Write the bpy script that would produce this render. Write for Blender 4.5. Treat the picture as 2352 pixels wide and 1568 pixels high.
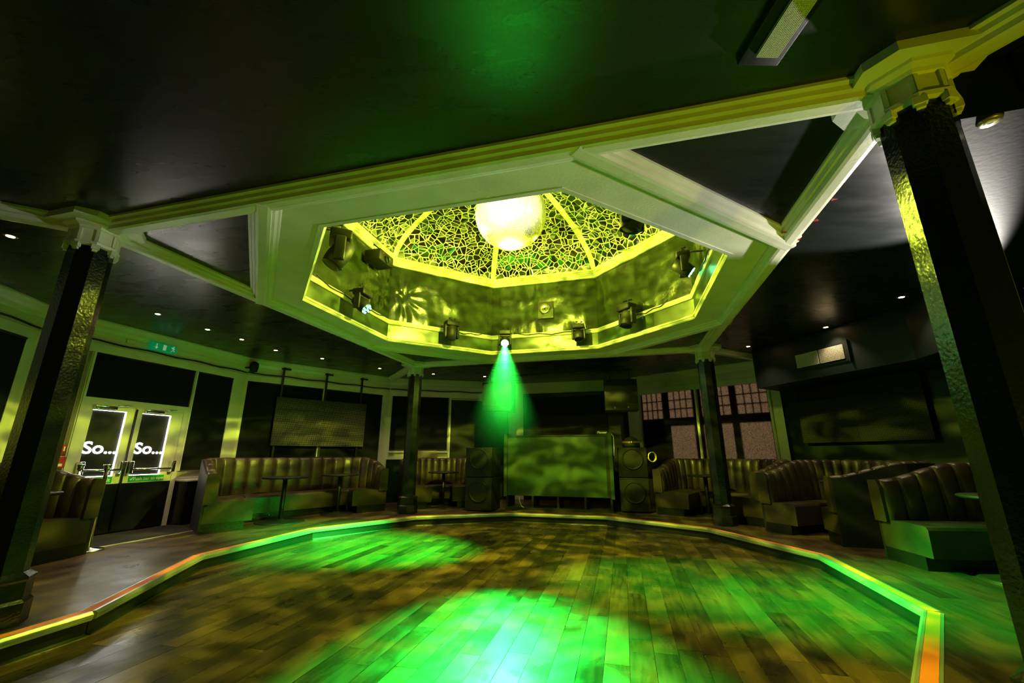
import bpy, bmesh, math, random
from math import pi, sin, cos, tan, radians, sqrt, atan2, hypot
from mathutils import Vector, Matrix, noise
random.seed(7)
S = bpy.context.scene
for o in list(bpy.data.objects): bpy.data.objects.remove(o)
COL = S.collection

# ------------------------------------------------------------------ camera
PITCH = 0.2638
cam = bpy.data.cameras.new('camera'); cam.sensor_width = 36; cam.lens = 960.08/2352*36
cam.clip_start = 0.03
co = bpy.data.objects.new('camera', cam); COL.objects.link(co)
co.location = (0, 0, 1.12); co.rotation_euler = (pi/2+PITCH, 0, 0)
S.camera = co
# ------------------------------------------------------------------ world, view
w = bpy.data.worlds.new('night'); S.world = w; w.use_nodes = True
w.node_tree.nodes['Background'].inputs[0].default_value = (.012, .014, .016, 1)
w.node_tree.nodes['Background'].inputs[1].default_value = .5
S.view_settings.view_transform = 'Standard'; S.view_settings.look = 'None'
S.view_settings.gamma = 1; S.view_settings.use_curve_mapping = False
S.view_settings.exposure = 0.0

# ------------------------------------------------------------------ frames
CX, CY = -.013, 5.3            # centre of the room and of the dance floor
SX, SY, TH = -.013, 5.326, -.2523   # centre and turn of the column square
cT, sT = cos(TH), sin(TH)
def Lw(u, v, z=0.): return Vector((SX+cT*u-sT*v, SY+sT*u+cT*v, z))
ML = Matrix.Translation((SX, SY, 0)) @ Matrix.Rotation(TH, 4, 'Z')
def Vx(a, R): a = radians(a); return Vector((CX+R*cos(a), CY+R*sin(a), 0))
RW, ZC = 6.3, 3.02
FLEN = 2*RW*sin(radians(15))
def MF(k, R=RW):   # frame of a wall facet: x along it, y into the room, z up
    A, B = Vx(k, R), Vx(k+30, R); t = (B-A).normalized(); n = Vector((-t.y, t.x, 0))
    return Matrix(((t.x, n.x, 0, A.x), (t.y, n.y, 0, A.y), (0, 0, 1, 0), (0, 0, 0, 1)))
AP = 2.469; KO = AP*tan(pi/8)
OCT = [(-KO,-AP),(KO,-AP),(AP,-KO),(AP,KO),(KO,AP),(-KO,AP),(-AP,KO),(-AP,-KO)]
def octp(i, ap, z): u, v = OCT[i % 8]; f = ap/AP; return Lw(u*f, v*f, z)

# ------------------------------------------------------------------ lights
def lamp(kind, name, loc, power, col, aim=None, radius=.05, cone=None, blend=.5, maxb=None):
    d = bpy.data.lights.new(name, kind); d.energy = power; d.color = col
    if kind in ('POINT', 'SPOT'): d.shadow_soft_size = radius
    if kind == 'SPOT': d.spot_size = radians(cone); d.spot_blend = blend
    o = bpy.data.objects.new(name, d); COL.objects.link(o); o.location = loc
    if aim is not None: o.rotation_euler = (Vector(aim)-Vector(loc)).to_track_quat('-Z', 'Y').to_euler()
    return o
YEL = (.84, 1., .05); GRN = (.015, 1., .06); WHT = (1., .94, .84); WARM = (1., .74, .44)
BALL = Vector((-.02, 5.33, 4.45))
def gobo(o, scale, lo, hi, down, stretch=(1, 1, 3.4)):
    """patchy output of a lamp added to imitate reflections off the ball, weaker straight down"""
    d = o.data; d.use_nodes = True; nt = d.node_tree; N = nt.nodes; L = nt.links
    em = [n for n in N if n.type == 'EMISSION'][0]
    tc = N.new('ShaderNodeTexCoord'); mp = N.new('ShaderNodeMapping'); mp.inputs['Scale'].default_value = stretch
    nz = N.new('ShaderNodeTexNoise'); nz.inputs['Scale'].default_value = scale; nz.inputs['Detail'].default_value = 2.5
    nz.inputs['Distortion'].default_value = 1.6
    mr = N.new('ShaderNodeMapRange'); mr.inputs[1].default_value = .44; mr.inputs[2].default_value = .70
    mr.inputs[3].default_value = lo; mr.inputs[4].default_value = hi
    L.new(tc.outputs['Normal'], mp.inputs[0]); L.new(mp.outputs[0], nz.inputs['Vector'])
    sp = N.new('ShaderNodeSeparateXYZ'); L.new(tc.outputs['Normal'], sp.inputs[0])
    dn = N.new('ShaderNodeMapRange'); dn.inputs[1].default_value = -.37; dn.inputs[2].default_value = -.31; dn.inputs[3].default_value = down; dn.inputs[4].default_value = 1
    mu = N.new('ShaderNodeMath'); mu.operation = 'MULTIPLY'
    L.new(sp.outputs[2], dn.inputs[0]); L.new(nz.outputs[0], mr.inputs[0]); L.new(mr.outputs[0], mu.inputs[0]); L.new(dn.outputs[0], mu.inputs[1]); L.new(mu.outputs[0], em.inputs['Strength'])
bl = lamp('POINT', 'ball_scatter_stand_in', (BALL.x, BALL.y, 3.84), 900, YEL, radius=.05); gobo(bl, 6.5, .08, 2.6, .95)  # point lamp added under the ball in place of its reflected light
# yellow lamps behind the drum rail washing the dome
for i in (0, 2, 4, 6):
    a = Lw(OCT[i][0]*.72, OCT[i][1]*.72, 4.1)
    lamp('SPOT', 'dome_wash_light', a, 230, YEL, aim=Lw(-OCT[i][0]*.35, -OCT[i][1]*.35, 5.3), radius=.06, cone=120, blend=.8)
# pin spots on the mirror ball
for u, v in ((-.9, -2.0), (1.0, -2.05), (-2.0, .2)):
    p = Lw(u, v, 3.75); lamp('SPOT', 'ball_pin_spot', p, 1150, (1., .96, .72), aim=BALL, radius=.05, cone=22, blend=.3)
# green heads
def beam(name, src, aim, power, cone):
    src, aim = Vector(src), Vector(aim); return lamp('SPOT', name, src+(aim-src).normalized()*.22, power, GRN, aim=aim, radius=.04, cone=cone, blend=1.)
G5 = Vector((-.133, 7.62, 3.19)); A5 = Vector((-.06, 2.75, -.155))
beam('green_beam', G5, A5, 23000, 30)
beam('green_wash', (2.19, 4.86, 3.36), (-1.95, 6.5, -.155), 30000, 29)
beam('green_wash', (-2.2, 5.77, 3.2), (1.9, 4.7, -.155), 5000, 32)
beam('green_wash', (-2.2, 5.77, 3.2), (3.5, 3.85, 0), 12000, 27)
# white lamp of the bar to the right, out of the picture, shining up
lamp('SPOT', 'bar_light', (4.55, 3.75, 2.36), 650, WHT, aim=(2.15, 2.7, 2.97), radius=.03, cone=50, blend=.5)
# unseen yellow fill spots, added low beside the camera to brighten the ceiling frame
for x, y, pw in ((-3.6, .2, 340), (3.0, -.2, 280)):
    lamp('SPOT', 'ceiling_frame_fill', (x, y, .35), pw, (1., .98, .0), aim=(x*.1, 4.4, 3.0), radius=.08, cone=80, blend=.8)
# street lamp outside the right-hand windows
m = MF(30)
lamp('SPOT', 'street_lamp', m @ Vector((1.3, -5.0, 3.2)), 9500, (1., .92, .78), aim=m @ Vector((1.6, 0, 2.0)), radius=.7, cone=60, blend=.3)

# ------------------------------------------------------------------ materials
def mat(name, col, rough=.5, metal=0., spec=.5, emit=None, es=0., bump=None, vary=None, coat=0., rvar=None):
    m = bpy.data.materials.new(name); m.use_nodes = True; nt = m.node_tree; b = nt.nodes['Principled BSDF']
    b.inputs['Base Color'].default_value = (*col, 1); b.inputs['Roughness'].default_value = rough
    b.inputs['Metallic'].default_value = metal; b.inputs['Specular IOR Level'].default_value = spec
    if coat: b.inputs['Coat Weight'].default_value = coat; b.inputs['Coat Roughness'].default_value = .12
    if emit: b.inputs['Emission Color'].default_value = (*emit, 1); b.inputs['Emission Strength'].default_value = es
    N, L = nt.nodes, nt.links
    tc = N.new('ShaderNodeTexCoord')
    def nz(scale, det=4, dist=0., sc=(1, 1, 1)):
        mp = N.new('ShaderNodeMapping'); mp.inputs['Scale'].default_value = sc
        n = N.new('ShaderNodeTexNoise'); n.inputs['Scale'].default_value = scale; n.inputs['Detail'].default_value = det
        n.inputs['Distortion'].default_value = dist
        L.new(tc.outputs['Object'], mp.inputs[0]); L.new(mp.outputs[0], n.inputs['Vector']); return n
    if bump:
        n = nz(bump[0], bump[2] if len(bump) > 2 else 4); bp = N.new('ShaderNodeBump'); bp.inputs['Strength'].default_value = bump[1]
        bp.inputs['Distance'].default_value = .01
        L.new(n.outputs[0], bp.inputs['Height']); L.new(bp.outputs[0], b.inputs['Normal'])
    if vary:   # (scale, amount)
        n = nz(vary[0], 5); r = N.new('ShaderNodeMapRange'); r.inputs[1].default_value = .3; r.inputs[2].default_value = .7
        r.inputs[3].default_value = 1-vary[1]; r.inputs[4].default_value = 1+vary[1]*.5
        mx = N.new('ShaderNodeVectorMath'); mx.operation = 'SCALE'; mx.inputs[0].default_value = col
        L.new(n.outputs[0], r.inputs[0]); L.new(r.outputs[0], mx.inputs['Scale']); L.new(mx.outputs[0], b.inputs['Base Color'])
    if rvar:
        n = nz(rvar[0], 4, 0, rvar[3] if len(rvar) > 3 else (1, 1, 1)); r = N.new('ShaderNodeMapRange'); r.inputs[1].default_value = .3; r.inputs[2].default_value = .7
        r.inputs[3].default_value = rvar[1]; r.inputs[4].default_value = rvar[2]
        L.new(n.outputs[0], r.inputs[0]); L.new(r.outputs[0], b.inputs['Roughness'])
    return m

def wood_mat(name, dark, light, rlo, rhi, planks=False):
    m = bpy.data.materials.new(name); m.use_nodes = True; nt = m.node_tree; N, L = nt.nodes, nt.links; b = N['Principled BSDF']
    tc = N.new('ShaderNodeTexCoord'); oi = N.new('ShaderNodeObjectInfo')
    rot = N.new('ShaderNodeMapping'); rot.inputs['Rotation'].default_value = (0, 0, -TH)
    L.new(tc.outputs['Object'], rot.inputs[0])
    add = N.new('ShaderNodeVectorMath'); add.operation = 'MULTIPLY_ADD'; add.inputs[1].default_value = (1, 1, 1)
    rv = N.new('ShaderNodeCombineXYZ'); ml = N.new('ShaderNodeMath'); ml.operation = 'MULTIPLY'; ml.inputs[1].default_value = 37
    L.new(oi.outputs['Random'], ml.inputs[0]); L.new(ml.outputs[0], rv.inputs[0]); L.new(ml.outputs[0], rv.inputs[1])
    L.new(rot.outputs[0], add.inputs[0]); L.new(rv.outputs[0], add.inputs[2])
    def nz(scale, det, dist, sc):
        mp = N.new('ShaderNodeMapping'); mp.inputs['Scale'].default_value = sc
        n = N.new('ShaderNodeTexNoise'); n.inputs['Scale'].default_value = scale; n.inputs['Detail'].default_value = det; n.inputs['Distortion'].default_value = dist
        L.new(add.outputs[0], mp.inputs[0]); L.new(mp.outputs[0], n.inputs['Vector']); return n
    g = nz(5, 6, .45, (7, .7, 1)); big = nz(1.3, 3, .2, (1, .5, 1))
    def mth(op, a, bb):
        q = N.new('ShaderNodeMath'); q.operation = op
        for i, v in enumerate((a, bb)):
            if isinstance(v, (int, float)): q.inputs[i].default_value = v
            else: L.new(v, q.inputs[i])
        return q.outputs[0]
    f = mth('ADD', mth('MULTIPLY', g.outputs[0], .75), mth('MULTIPLY', big.outputs[0], .55))
    pr = oi.outputs['Random']
    if planks:
        br = N.new('ShaderNodeTexBrick'); br.inputs['Scale'].default_value = 1
        br.inputs['Brick Width'].default_value = 1.3; br.inputs['Row Height'].default_value = .15; br.inputs['Mortar Size'].default_value = .002
        br.inputs['Color1'].default_value = (0, 0, 0, 1); br.inputs['Color2'].default_value = (1, 1, 1, 1); br.inputs['Mortar'].default_value = (0, 0, 0, 1)
        r2 = N.new('ShaderNodeMapping'); r2.inputs['Rotation'].default_value = (0, 0, pi/2-TH)
        L.new(tc.outputs['Object'], r2.inputs[0]); L.new(r2.outputs[0], br.inputs['Vector']); pr = br.outputs['Color']
    f = mth('ADD', f, mth('MULTIPLY', pr, .42)); f = mth('SUBTRACT', f, .42)
    cr = N.new('ShaderNodeValToRGB'); cr.color_ramp.elements[0].position = .12; cr.color_ramp.elements[1].position = .85
    cr.color_ramp.elements[0].color = (*dark, 1); cr.color_ramp.elements[1].color = (*light, 1)
    L.new(f, cr.inputs[0]); L.new(cr.outputs[0], b.inputs['Base Color'])
    mr = N.new('ShaderNodeMapRange'); mr.inputs[1].default_value = .3; mr.inputs[2].default_value = .7; mr.inputs[3].default_value = rlo; mr.inputs[4].default_value = rhi
    sc = nz(3, 5, .3, (1, 1, 1)); L.new(sc.outputs[0], mr.inputs[0]); L.new(mr.outputs[0], b.inputs['Roughness'])
    bp = N.new('ShaderNodeBump'); bp.inputs['Strength'].default_value = .12; bp.inputs['Distance'].default_value = .003
    L.new(g.outputs[0], bp.inputs['Height']); L.new(bp.outputs[0], b.inputs['Normal'])
    return m

def dots_mat(name, base, dot, scale):
    m = mat(name, base, .7, spec=.12); nt = m.node_tree; N, L = nt.nodes, nt.links; b = N['Principled BSDF']
    tc = [n for n in N if n.type == 'TEX_COORD'][0]
    sep = N.new('ShaderNodeSeparateXYZ'); L.new(tc.outputs['Object'], sep.inputs[0])
    def wv(o):
        a = N.new('ShaderNodeMath'); a.operation = 'MULTIPLY'; a.inputs[1].default_value = scale; L.new(o, a.inputs[0])
        c = N.new('ShaderNodeMath'); c.operation = 'FRACT'; L.new(a.outputs[0], c.inputs[0])
        d = N.new('ShaderNodeMath'); d.operation = 'GREATER_THAN'; d.inputs[1].default_value = .55; L.new(c.outputs[0], d.inputs[0]); return d.outputs[0]
    q = N.new('ShaderNodeMath'); q.operation = 'MULTIPLY'; L.new(wv(sep.outputs[0]), q.inputs[0]); L.new(wv(sep.outputs[2]), q.inputs[1])
    mx = N.new('ShaderNodeMixRGB'); mx.inputs[1].default_value = (*base, 1); mx.inputs[2].default_value = (*dot, 1)
    L.new(q.outputs[0], mx.inputs[0]); L.new(mx.outputs[0], b.inputs['Base Color']); return m

def emis(name, col, st):
    return mat(name, (0, 0, 0), .5, emit=col, es=st)

M = dict(
 white=mat('cream_gloss_paint', (.70, .68, .56), .38, bump=(40, .12), vary=(3, .12)),
 black=mat('black_gloss_paint', (.008, .009, .009), .16, bump=(55, .35, 5)),
 ceil=mat('dark_satin_ceiling_paint', (.006, .009, .008), .28, bump=(14, .05, 6), rvar=(2.2, .25, .31, (1, 3, 1))),
 wallD=mat('dark_wall_paint', (.006, .008, .008), .5, spec=.25, bump=(30, .1)),
 wallT=mat('dark_teal_wall_paint', (.008, .014, .013), .5, spec=.25, bump=(30, .1)),
 wallB=mat('dark_green_box_paint', (.003, .0065, .0055), .6, spec=.12, bump=(30, .1)),
 blind=mat('black_blind_fabric', (.005, .006, .006), .8, spec=.15, bump=(200, .1)),
 leather=mat('brown_leather', (.044, .029, .018), .34, bump=(60, .3), vary=(5, .35)),
 leatherD=mat('black_leather', (.018, .022, .018), .45, bump=(60, .2)),
 vinyl=mat('black_vinyl_drape', (.012, .020, .004), .22, bump=(12, .5)),
 drum=mat('black_drum_panel', (.035, .06, .02), .3, vary=(4, .5)),
 plastic=mat('black_plastic', (.009, .009, .009), .55, spec=.3),
 metalD=mat('dark_metal', (.03, .03, .03), .4, .6),
 chrome=mat('chrome', (.75, .72, .65), .15, 1.),
 alu=mat('aluminium_nosing', (.62, .64, .58), .3, .7, bump=(80, .1)),
 orange=mat('orange_nosing_insert', (.85, .20, .03), .6),
 riser=mat('black_riser', (.01, .012, .01), .35),
 plank=wood_mat('dark_oak_plank', (.016, .010, .005), (.15, .088, .032), .2, .42),
 floor=wood_mat('worn_oak_floor', (.022, .014, .008), (.13, .076, .034), .26, .5, True),
 sub=mat('sub_floor', (.01, .008, .006), .8),
 mat_=mat('entrance_matting', (.018, .016, .012), .95, bump=(120, .8)),
 grout=mat('pale_grout', (.75, .75, .55), .6, vary=(8, .2)),
 mirror=mat('mirror_shard', (.55, .60, .50), .07, 1.),
 tile=mat('mirror_ball_tile', (.95, .90, .80), .16, .85),
 ledg=emis('green_led', (.12, 1., .35), 30),
 ledx=emis('green_led_bright', (.25, 1., .45), 260),
 bulb=emis('warm_lamp', (1., .62, .28), 60),
 letter=emis('backlit_letter', (1., .93, .85), 45),
 edge=emis('backlit_film_gap', (1., .93, .85), 35),
 red=mat('red_plastic', (.45, .02, .02), .4),
 green=mat('green_sign', (.01, .36, .13), .4),
 greenE=mat('green_lit_sign', (.0, .22, .07), .4, emit=(.0, .5, .15), es=.25),
 signW=mat('white_sign_print', (.85, .85, .8), .5),
 signE=mat('pale_lit_pictogram', (.6, .8, .6), .5, emit=(.6, .9, .6), es=.25),
 grille=mat('pale_grille', (.55, .53, .42), .5),
 led=dots_mat('led_mesh_panel', (.008, .008, .007), (.30, .28, .23), 48),
 led2=dots_mat('led_mesh_panel_dark', (.004, .005, .005), (.06, .06, .05), 48),
 pillarpost=mat('steel_edge', (.35, .36, .34), .35, .8, bump=(60, .3)),
 gold=mat('gold_band', (.5, .3, .08), .35, .8),
 tape=mat('yellow_tape', (.6, .5, .12), .5),
 steel=mat('brushed_plate', (.35, .28, .2), .35, .6),
 board=mat('dark_board', (.008, .009, .010), .5, bump=(30, .2)),
 booth=mat('booth_front_gloss', (.055, .095, .04), .16, vary=(2, .3)),
)
def blind_trans():
    m = bpy.data.materials.new('brown_blind_translucent'); m.use_nodes = True; nt = m.node_tree; N, L = nt.nodes, nt.links
    out = N['Material Output']; N.remove(N['Principled BSDF'])
    t = N.new('ShaderNodeBsdfTranslucent'); d = N.new('ShaderNodeBsdfDiffuse'); mx = N.new('ShaderNodeMixShader'); mx.inputs[0].default_value = .5
    tc = N.new('ShaderNodeTexCoord'); n = N.new('ShaderNodeTexNoise'); n.inputs['Scale'].default_value = 90; n.inputs['Detail'].default_value = 3
    cr = N.new('ShaderNodeValToRGB'); cr.color_ramp.elements[0].color = (.10, .08, .065, 1); cr.color_ramp.elements[1].color = (.34, .27, .20, 1)
    cr.color_ramp.elements[0].position = .35; cr.color_ramp.elements[1].position = .65
    L.new(tc.outputs['Object'], n.inputs['Vector']); L.new(n.outputs[0], cr.inputs[0]); L.new(cr.outputs[0], t.inputs[0])
    d.inputs[0].default_value = (.02, .017, .015, 1)
    L.new(d.outputs[0], mx.inputs[1]); L.new(t.outputs[0], mx.inputs[2]); L.new(mx.outputs[0], out.inputs[0]); return m
M['blindT'] = blind_trans()

# ------------------------------------------------------------------ mesh builder
class MB:
    def __init__(s): s.v = []; s.f = []; s.sm = []
    def add(s, vs, fs, mx=None, smooth=False):
        n = len(s.v)
        s.v += [(mx @ Vector(v))[:] if mx is not None else tuple(v) for v in vs]
        s.f += [tuple(i+n for i in f) for f in fs]; s.sm += [smooth]*len(fs); return s
    def box(s, x0, x1, y0, y1, z0, z1, mx=None):
        return s.add([(x0,y0,z0),(x1,y0,z0),(x1,y1,z0),(x0,y1,z0),(x0,y0,z1),(x1,y0,z1),(x1,y1,z1),(x0,y1,z1)],
            [(0,3,2,1),(4,5,6,7),(0,1,5,4),(1,2,6,5),(2,3,7,6),(3,0,4,7)], mx)
    def bevbox(s, x0, x1, y0, y1, z0, z1, b, mx=None):
        bm = bmesh.new(); bmesh.ops.create_cube(bm, size=1)
        for v in bm.verts: v.co = Vector(((x0+x1)/2+v.co.x*(x1-x0), (y0+y1)/2+v.co.y*(y1-y0), (z0+z1)/2+v.co.z*(z1-z0)))
        bmesh.ops.bevel(bm, geom=bm.edges[:], offset=b, segments=2, affect='EDGES', profile=.6)
        bm.verts.index_update(); s.add([v.co[:] for v in bm.verts], [tuple(v.index for v in f.verts) for f in bm.faces], mx, True); bm.free(); return s
    def prism(s, poly, z0, z1, mx=None):
        n = len(poly); vs = [(p[0], p[1], z0) for p in poly]+[(p[0], p[1], z1) for p in poly]
        fs = [tuple(range(n-1, -1, -1)), tuple(range(n, 2*n))]+[(i, (i+1) % n, n+(i+1) % n, n+i) for i in range(n)]
        return s.add(vs, fs, mx)
    def lathe(s, prof, n, mx=None, ph=0., smooth=True, cap=True):
        vs = []; fs = []
        for r, z in prof:
            for i in range(n): a = ph+2*pi*i/n; vs.append((r*cos(a), r*sin(a), z))
        for j in range(len(prof)-1):
            for i in range(n): k = (i+1) % n; fs.append((j*n+i, j*n+k, (j+1)*n+k, (j+1)*n+i))
        if cap: fs.append(tuple(range(n-1, -1, -1))); fs.append(tuple((len(prof)-1)*n+i for i in range(n)))
        return s.add(vs, fs, mx, smooth)
    def tube(s, pts, r, n=8, mx=None):
        P = [Vector(p) for p in pts]; vs = []; fs = []; up = Vector((0, 0, 1))
        for i, p in enumerate(P):
            t = (P[min(i+1, len(P)-1)]-P[max(i-1, 0)]).normalized()
            a = t.cross(up if abs(t.z) < .95 else Vector((1, 0, 0))).normalized(); b = t.cross(a)
            for k in range(n): q = 2*pi*k/n; vs.append(p+a*r*cos(q)+b*r*sin(q))
        for i in range(len(P)-1):
            for k in range(n): l = (k+1) % n; fs.append((i*n+k, i*n+l, (i+1)*n+l, (i+1)*n+k))
        fs.append(tuple(range(n-1, -1, -1))); fs.append(tuple((len(P)-1)*n+k for k in range(n)))
        return s.add(vs, fs, mx, True)
    def extr(s, prof, A, B, mx=None, side=None):
        """profile (across, z) swept from A to B; across is measured along 'side'"""
        A, B = Vector(A), Vector(B); t = (B-A).normalized(); sd = side or Vector((-t.y, t.x, 0)); n = len(prof)
        vs = [P+sd*x+Vector((0, 0, z)) for P in (A, B) for x, z in prof]
        fs = [(i, (i+1) % n, n+(i+1) % n, n+i) for i in range(n)]+[tuple(range(n-1, -1, -1)), tuple(range(n, 2*n))]
        return s.add(vs, fs, mx)
    def build(s, name, mt, parent=None, local=False):
        me = bpy.data.meshes.new(name); me.from_pydata(s.v, [], s.f); me.materials.append(M[mt] if isinstance(mt, str) else mt)
        me.polygons.foreach_set('use_smooth', s.sm); me.update()
        bm = bmesh.new(); bm.from_mesh(me); bmesh.ops.recalc_face_normals(bm, faces=bm.faces); bm.to_mesh(me); bm.free()
        return link(name, me, parent, local)
def link(name, me, parent=None, local=False):
    o = bpy.data.objects.new(name, me); COL.objects.link(o)
    if parent:
        o.parent = parent
        if not local: o.matrix_parent_inverse = wm(parent).inverted()
    return o
def wm(o):
    m = Matrix.LocRotScale(o.location, o.rotation_euler, o.scale)
    return wm(o.parent) @ o.matrix_parent_inverse @ m if o.parent else m
def thing(name, label, cat, loc=(0, 0, 0), rz=0., group=None, mb=None, mt=None):
    o = bpy.data.objects.new(name, None); o.empty_display_size = .1; COL.objects.link(o); o.location = loc; o.rotation_euler = (0, 0, rz)
    return tag(o, label, cat, group)
def tag(o, label=None, cat=None, group=None, kind=None):
    if label: o['label'] = label
    if cat: o['category'] = cat
    if group: o['group'] = group
    if kind: o['kind'] = kind
    return o
def copytree(o, parent=None):
    c = o.copy(); COL.objects.link(c); c.parent = parent
    if parent: c.matrix_parent_inverse = o.matrix_parent_inverse.copy()
    for ch in list(o.children): copytree(ch, c)
    return c
def struct(name, label=None):
    o = bpy.data.objects.new(name, None); COL.objects.link(o); o['kind'] = 'structure'
    if label: o['label'] = label
    return o
def text_mesh(name, txt, size, mx, mt, parent, depth=.002, sx=1., bold=0., align='CENTER', shear=0.):
    cu = bpy.data.curves.new(name, 'FONT'); cu.body = txt; cu.size = size; cu.align_x = align; cu.align_y = 'CENTER'; cu.extrude = depth; cu.offset = bold; cu.shear = shear
    t = bpy.data.objects.new(name, cu); COL.objects.link(t)
    dg = bpy.context.evaluated_depsgraph_get(); me = bpy.data.meshes.new_from_object(t.evaluated_get(dg)); bpy.data.objects.remove(t)
    me.transform(mx @ Matrix.Diagonal((sx, 1, 1, 1))); me.materials.clear(); me.materials.append(M[mt]); me.name = name
    return link(name, me, parent)
def MT(k, s, z, d, R=RW):   # text frame on a wall facet: x to the viewer's right, y up, z into the room
    A = MF(k, R); t = A.to_3x3() @ Vector((1, 0, 0)); n = A.to_3x3() @ Vector((0, 1, 0)); p = A @ Vector((s, d, z))
    return Matrix(((-t.x, 0, n.x, p.x), (-t.y, 0, n.y, p.y), (0, 1, 0, p.z), (0, 0, 0, 1)))

# ================================================================== ROOM SHELL
def ngon(n, R, cx, cy, ph=0.): return [(cx+R*cos(2*pi*i/n+ph), cy+R*sin(2*pi*i/n+ph)) for i in range(n)]
RD = 3.6; ZD = -.155
PIT = [Vx(a, RD) for a in range(0, 211, 30)]+[Vector((-3.50, 1.95, 0)), Vector((-2.2, 1.2, 0)), Vector((.3, 1.45, 0)), Vx(300, RD), Vx(330, RD)]
NPIT = len(PIT)
def ring(name, outer, inner, z, mt, th, parent=None):
    bm = bmesh.new(); E = []
    for loop in (outer, inner):
        vs = [bm.verts.new((p[0], p[1], z)) for p in loop]; E += [bm.edges.new((vs[i], vs[(i+1) % len(vs)])) for i in range(len(vs))]
    bmesh.ops.triangle_fill(bm, edges=E, use_beauty=True)
    r = bmesh.ops.extrude_face_region(bm, geom=bm.faces[:])
    for v in [g for g in r['geom'] if isinstance(g, bmesh.types.BMVert)]: v.co.z += th
    bmesh.ops.recalc_face_normals(bm, faces=bm.faces)
    me = bpy.data.meshes.new(name); bm.to_mesh(me); bm.free(); me.materials.append(M[mt]); return link(name, me, parent)
fl = ring('floor', ngon(12, RW+.1, CX, CY), [p[:2] for p in PIT], 0, 'floor', -.12)
tag(fl, 'worn brown oak floor of the raised walkway around the dance floor', kind='structure')

# --- sunken dance floor: planks clipped to the twelve-sided pit
def clip(poly, n, d):   # keep n.p <= d
    out = []
    for i in range(len(poly)):
        a, b = poly[i], poly[(i+1) % len(poly)]; da = n[0]*a[0]+n[1]*a[1]-d; db = n[0]*b[0]+n[1]*b[1]-d
        if da <= 0: out.append(a)
        if da*db < 0: q = da/(da-db); out.append((a[0]+(b[0]-a[0])*q, a[1]+(b[1]-a[1])*q))
    return out
df = struct('floor_dance', 'sunken twelve-sided dance floor of dark oak planks')
MB().prism([p[:2] for p in PIT], ZD-.08, ZD-.016).build('sub_floor', 'sub', df)
MC = Matrix.Translation((CX, CY, 0)) @ Matrix.Rotation(TH, 4, 'Z')
PITL = [MC.inverted() @ p for p in PIT]
CH = {10: {7, 8}, 5: {0, 4}}; dzs = [random.uniform(-.0008, .0008) for _ in range(7)]
PW = .158; row = 0; u = -4.4
while u < 3.6:
    v = -5.4-random.random()*1.4
    while v < 3.7:
        ln = random.choice((1.05, 1.3, 1.5, 1.7)); g = .0012
        p = [(u+g, v+g), (u+PW-g, v+g), (u+PW-g, v+ln-g), (u+g, v+ln-g)]
        pm = MB(); tot = 0.
        for piece in (PITL[:8]+PITL[11:], [PITL[7]]+PITL[8:12]):   # main pit and its bay toward the camera
            q = p
            for k in range(len(piece)):
                A, B = piece[k], piece[(k+1) % len(piece)]; e = (B-A).normalized(); nn = (e.y, -e.x); cut = 0. if {k, (k+1) % len(piece)} == CH[len(piece)] else .004
                if q: q = clip(q, nn, nn[0]*A.x+nn[1]*A.y-cut)
            if len(q) >= 3:
                ar = abs(sum(q[i][0]*q[(i+1) % len(q)][1]-q[(i+1) % len(q)][0]*q[i][1] for i in range(len(q))))/2
                if ar > 1e-5: pm.prism(q, ZD-.013, ZD+dzs[row % 7], MC); tot += ar
        if tot > .005: pm.build('plank', 'plank', df)
        v += ln
    u += PW; row += 1
# --- step: riser and metal nosing with orange insert
st = struct('trim_1', 'black step riser with ridged metal nosing and orange strip')
for k in range(NPIT):
    A, B = PIT[k], PIT[(k+1) % NPIT]; t = (B-A).normalized(); inn = Vector((-t.y, t.x, 0))
    MB().extr([(0, -.17), (.02, -.17), (.02, -.02), (0, -.02)], A, B, side=inn).build('riser', 'riser', st)
    MB().extr([(.005, ZD-.002), (.05, ZD-.002), (.046, ZD+.008), (.005, ZD+.016)], A, B, side=inn).build('floor_bead', 'riser', st)
    no = MB()
    no.extr([(.055, -.052), (.060, -.012), (.045, .004), (.028, .005), (.028, -.002), (-.045, -.002), (-.045, .004), (-.062, .002), (-.062, -.006), (.02, -.006), (.03, -.05)], A, B, side=inn)
    for q in (-.044, -.032, -.021): no.extr([(.056, q), (.0635, q+.003), (.0635, q+.006), (.056, q+.008)], A, B, side=inn)
    n = no.build('nosing', 'alu', st)
    MB().extr([(.027, -.001), (.027, .004), (-.044, .004), (-.044, -.001)], A, B, side=inn).build('orange_insert', 'orange', n)

# --- ceiling
ce = ring('ceiling', ngon(12, RW+.1, CX, CY), [octp(i, AP+.3, 0)[:2] for i in range(8)], ZC, 'ceil', .12)
tag(ce, 'dark glossy painted ceiling around the lit octagonal dome', kind='structure')

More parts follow.
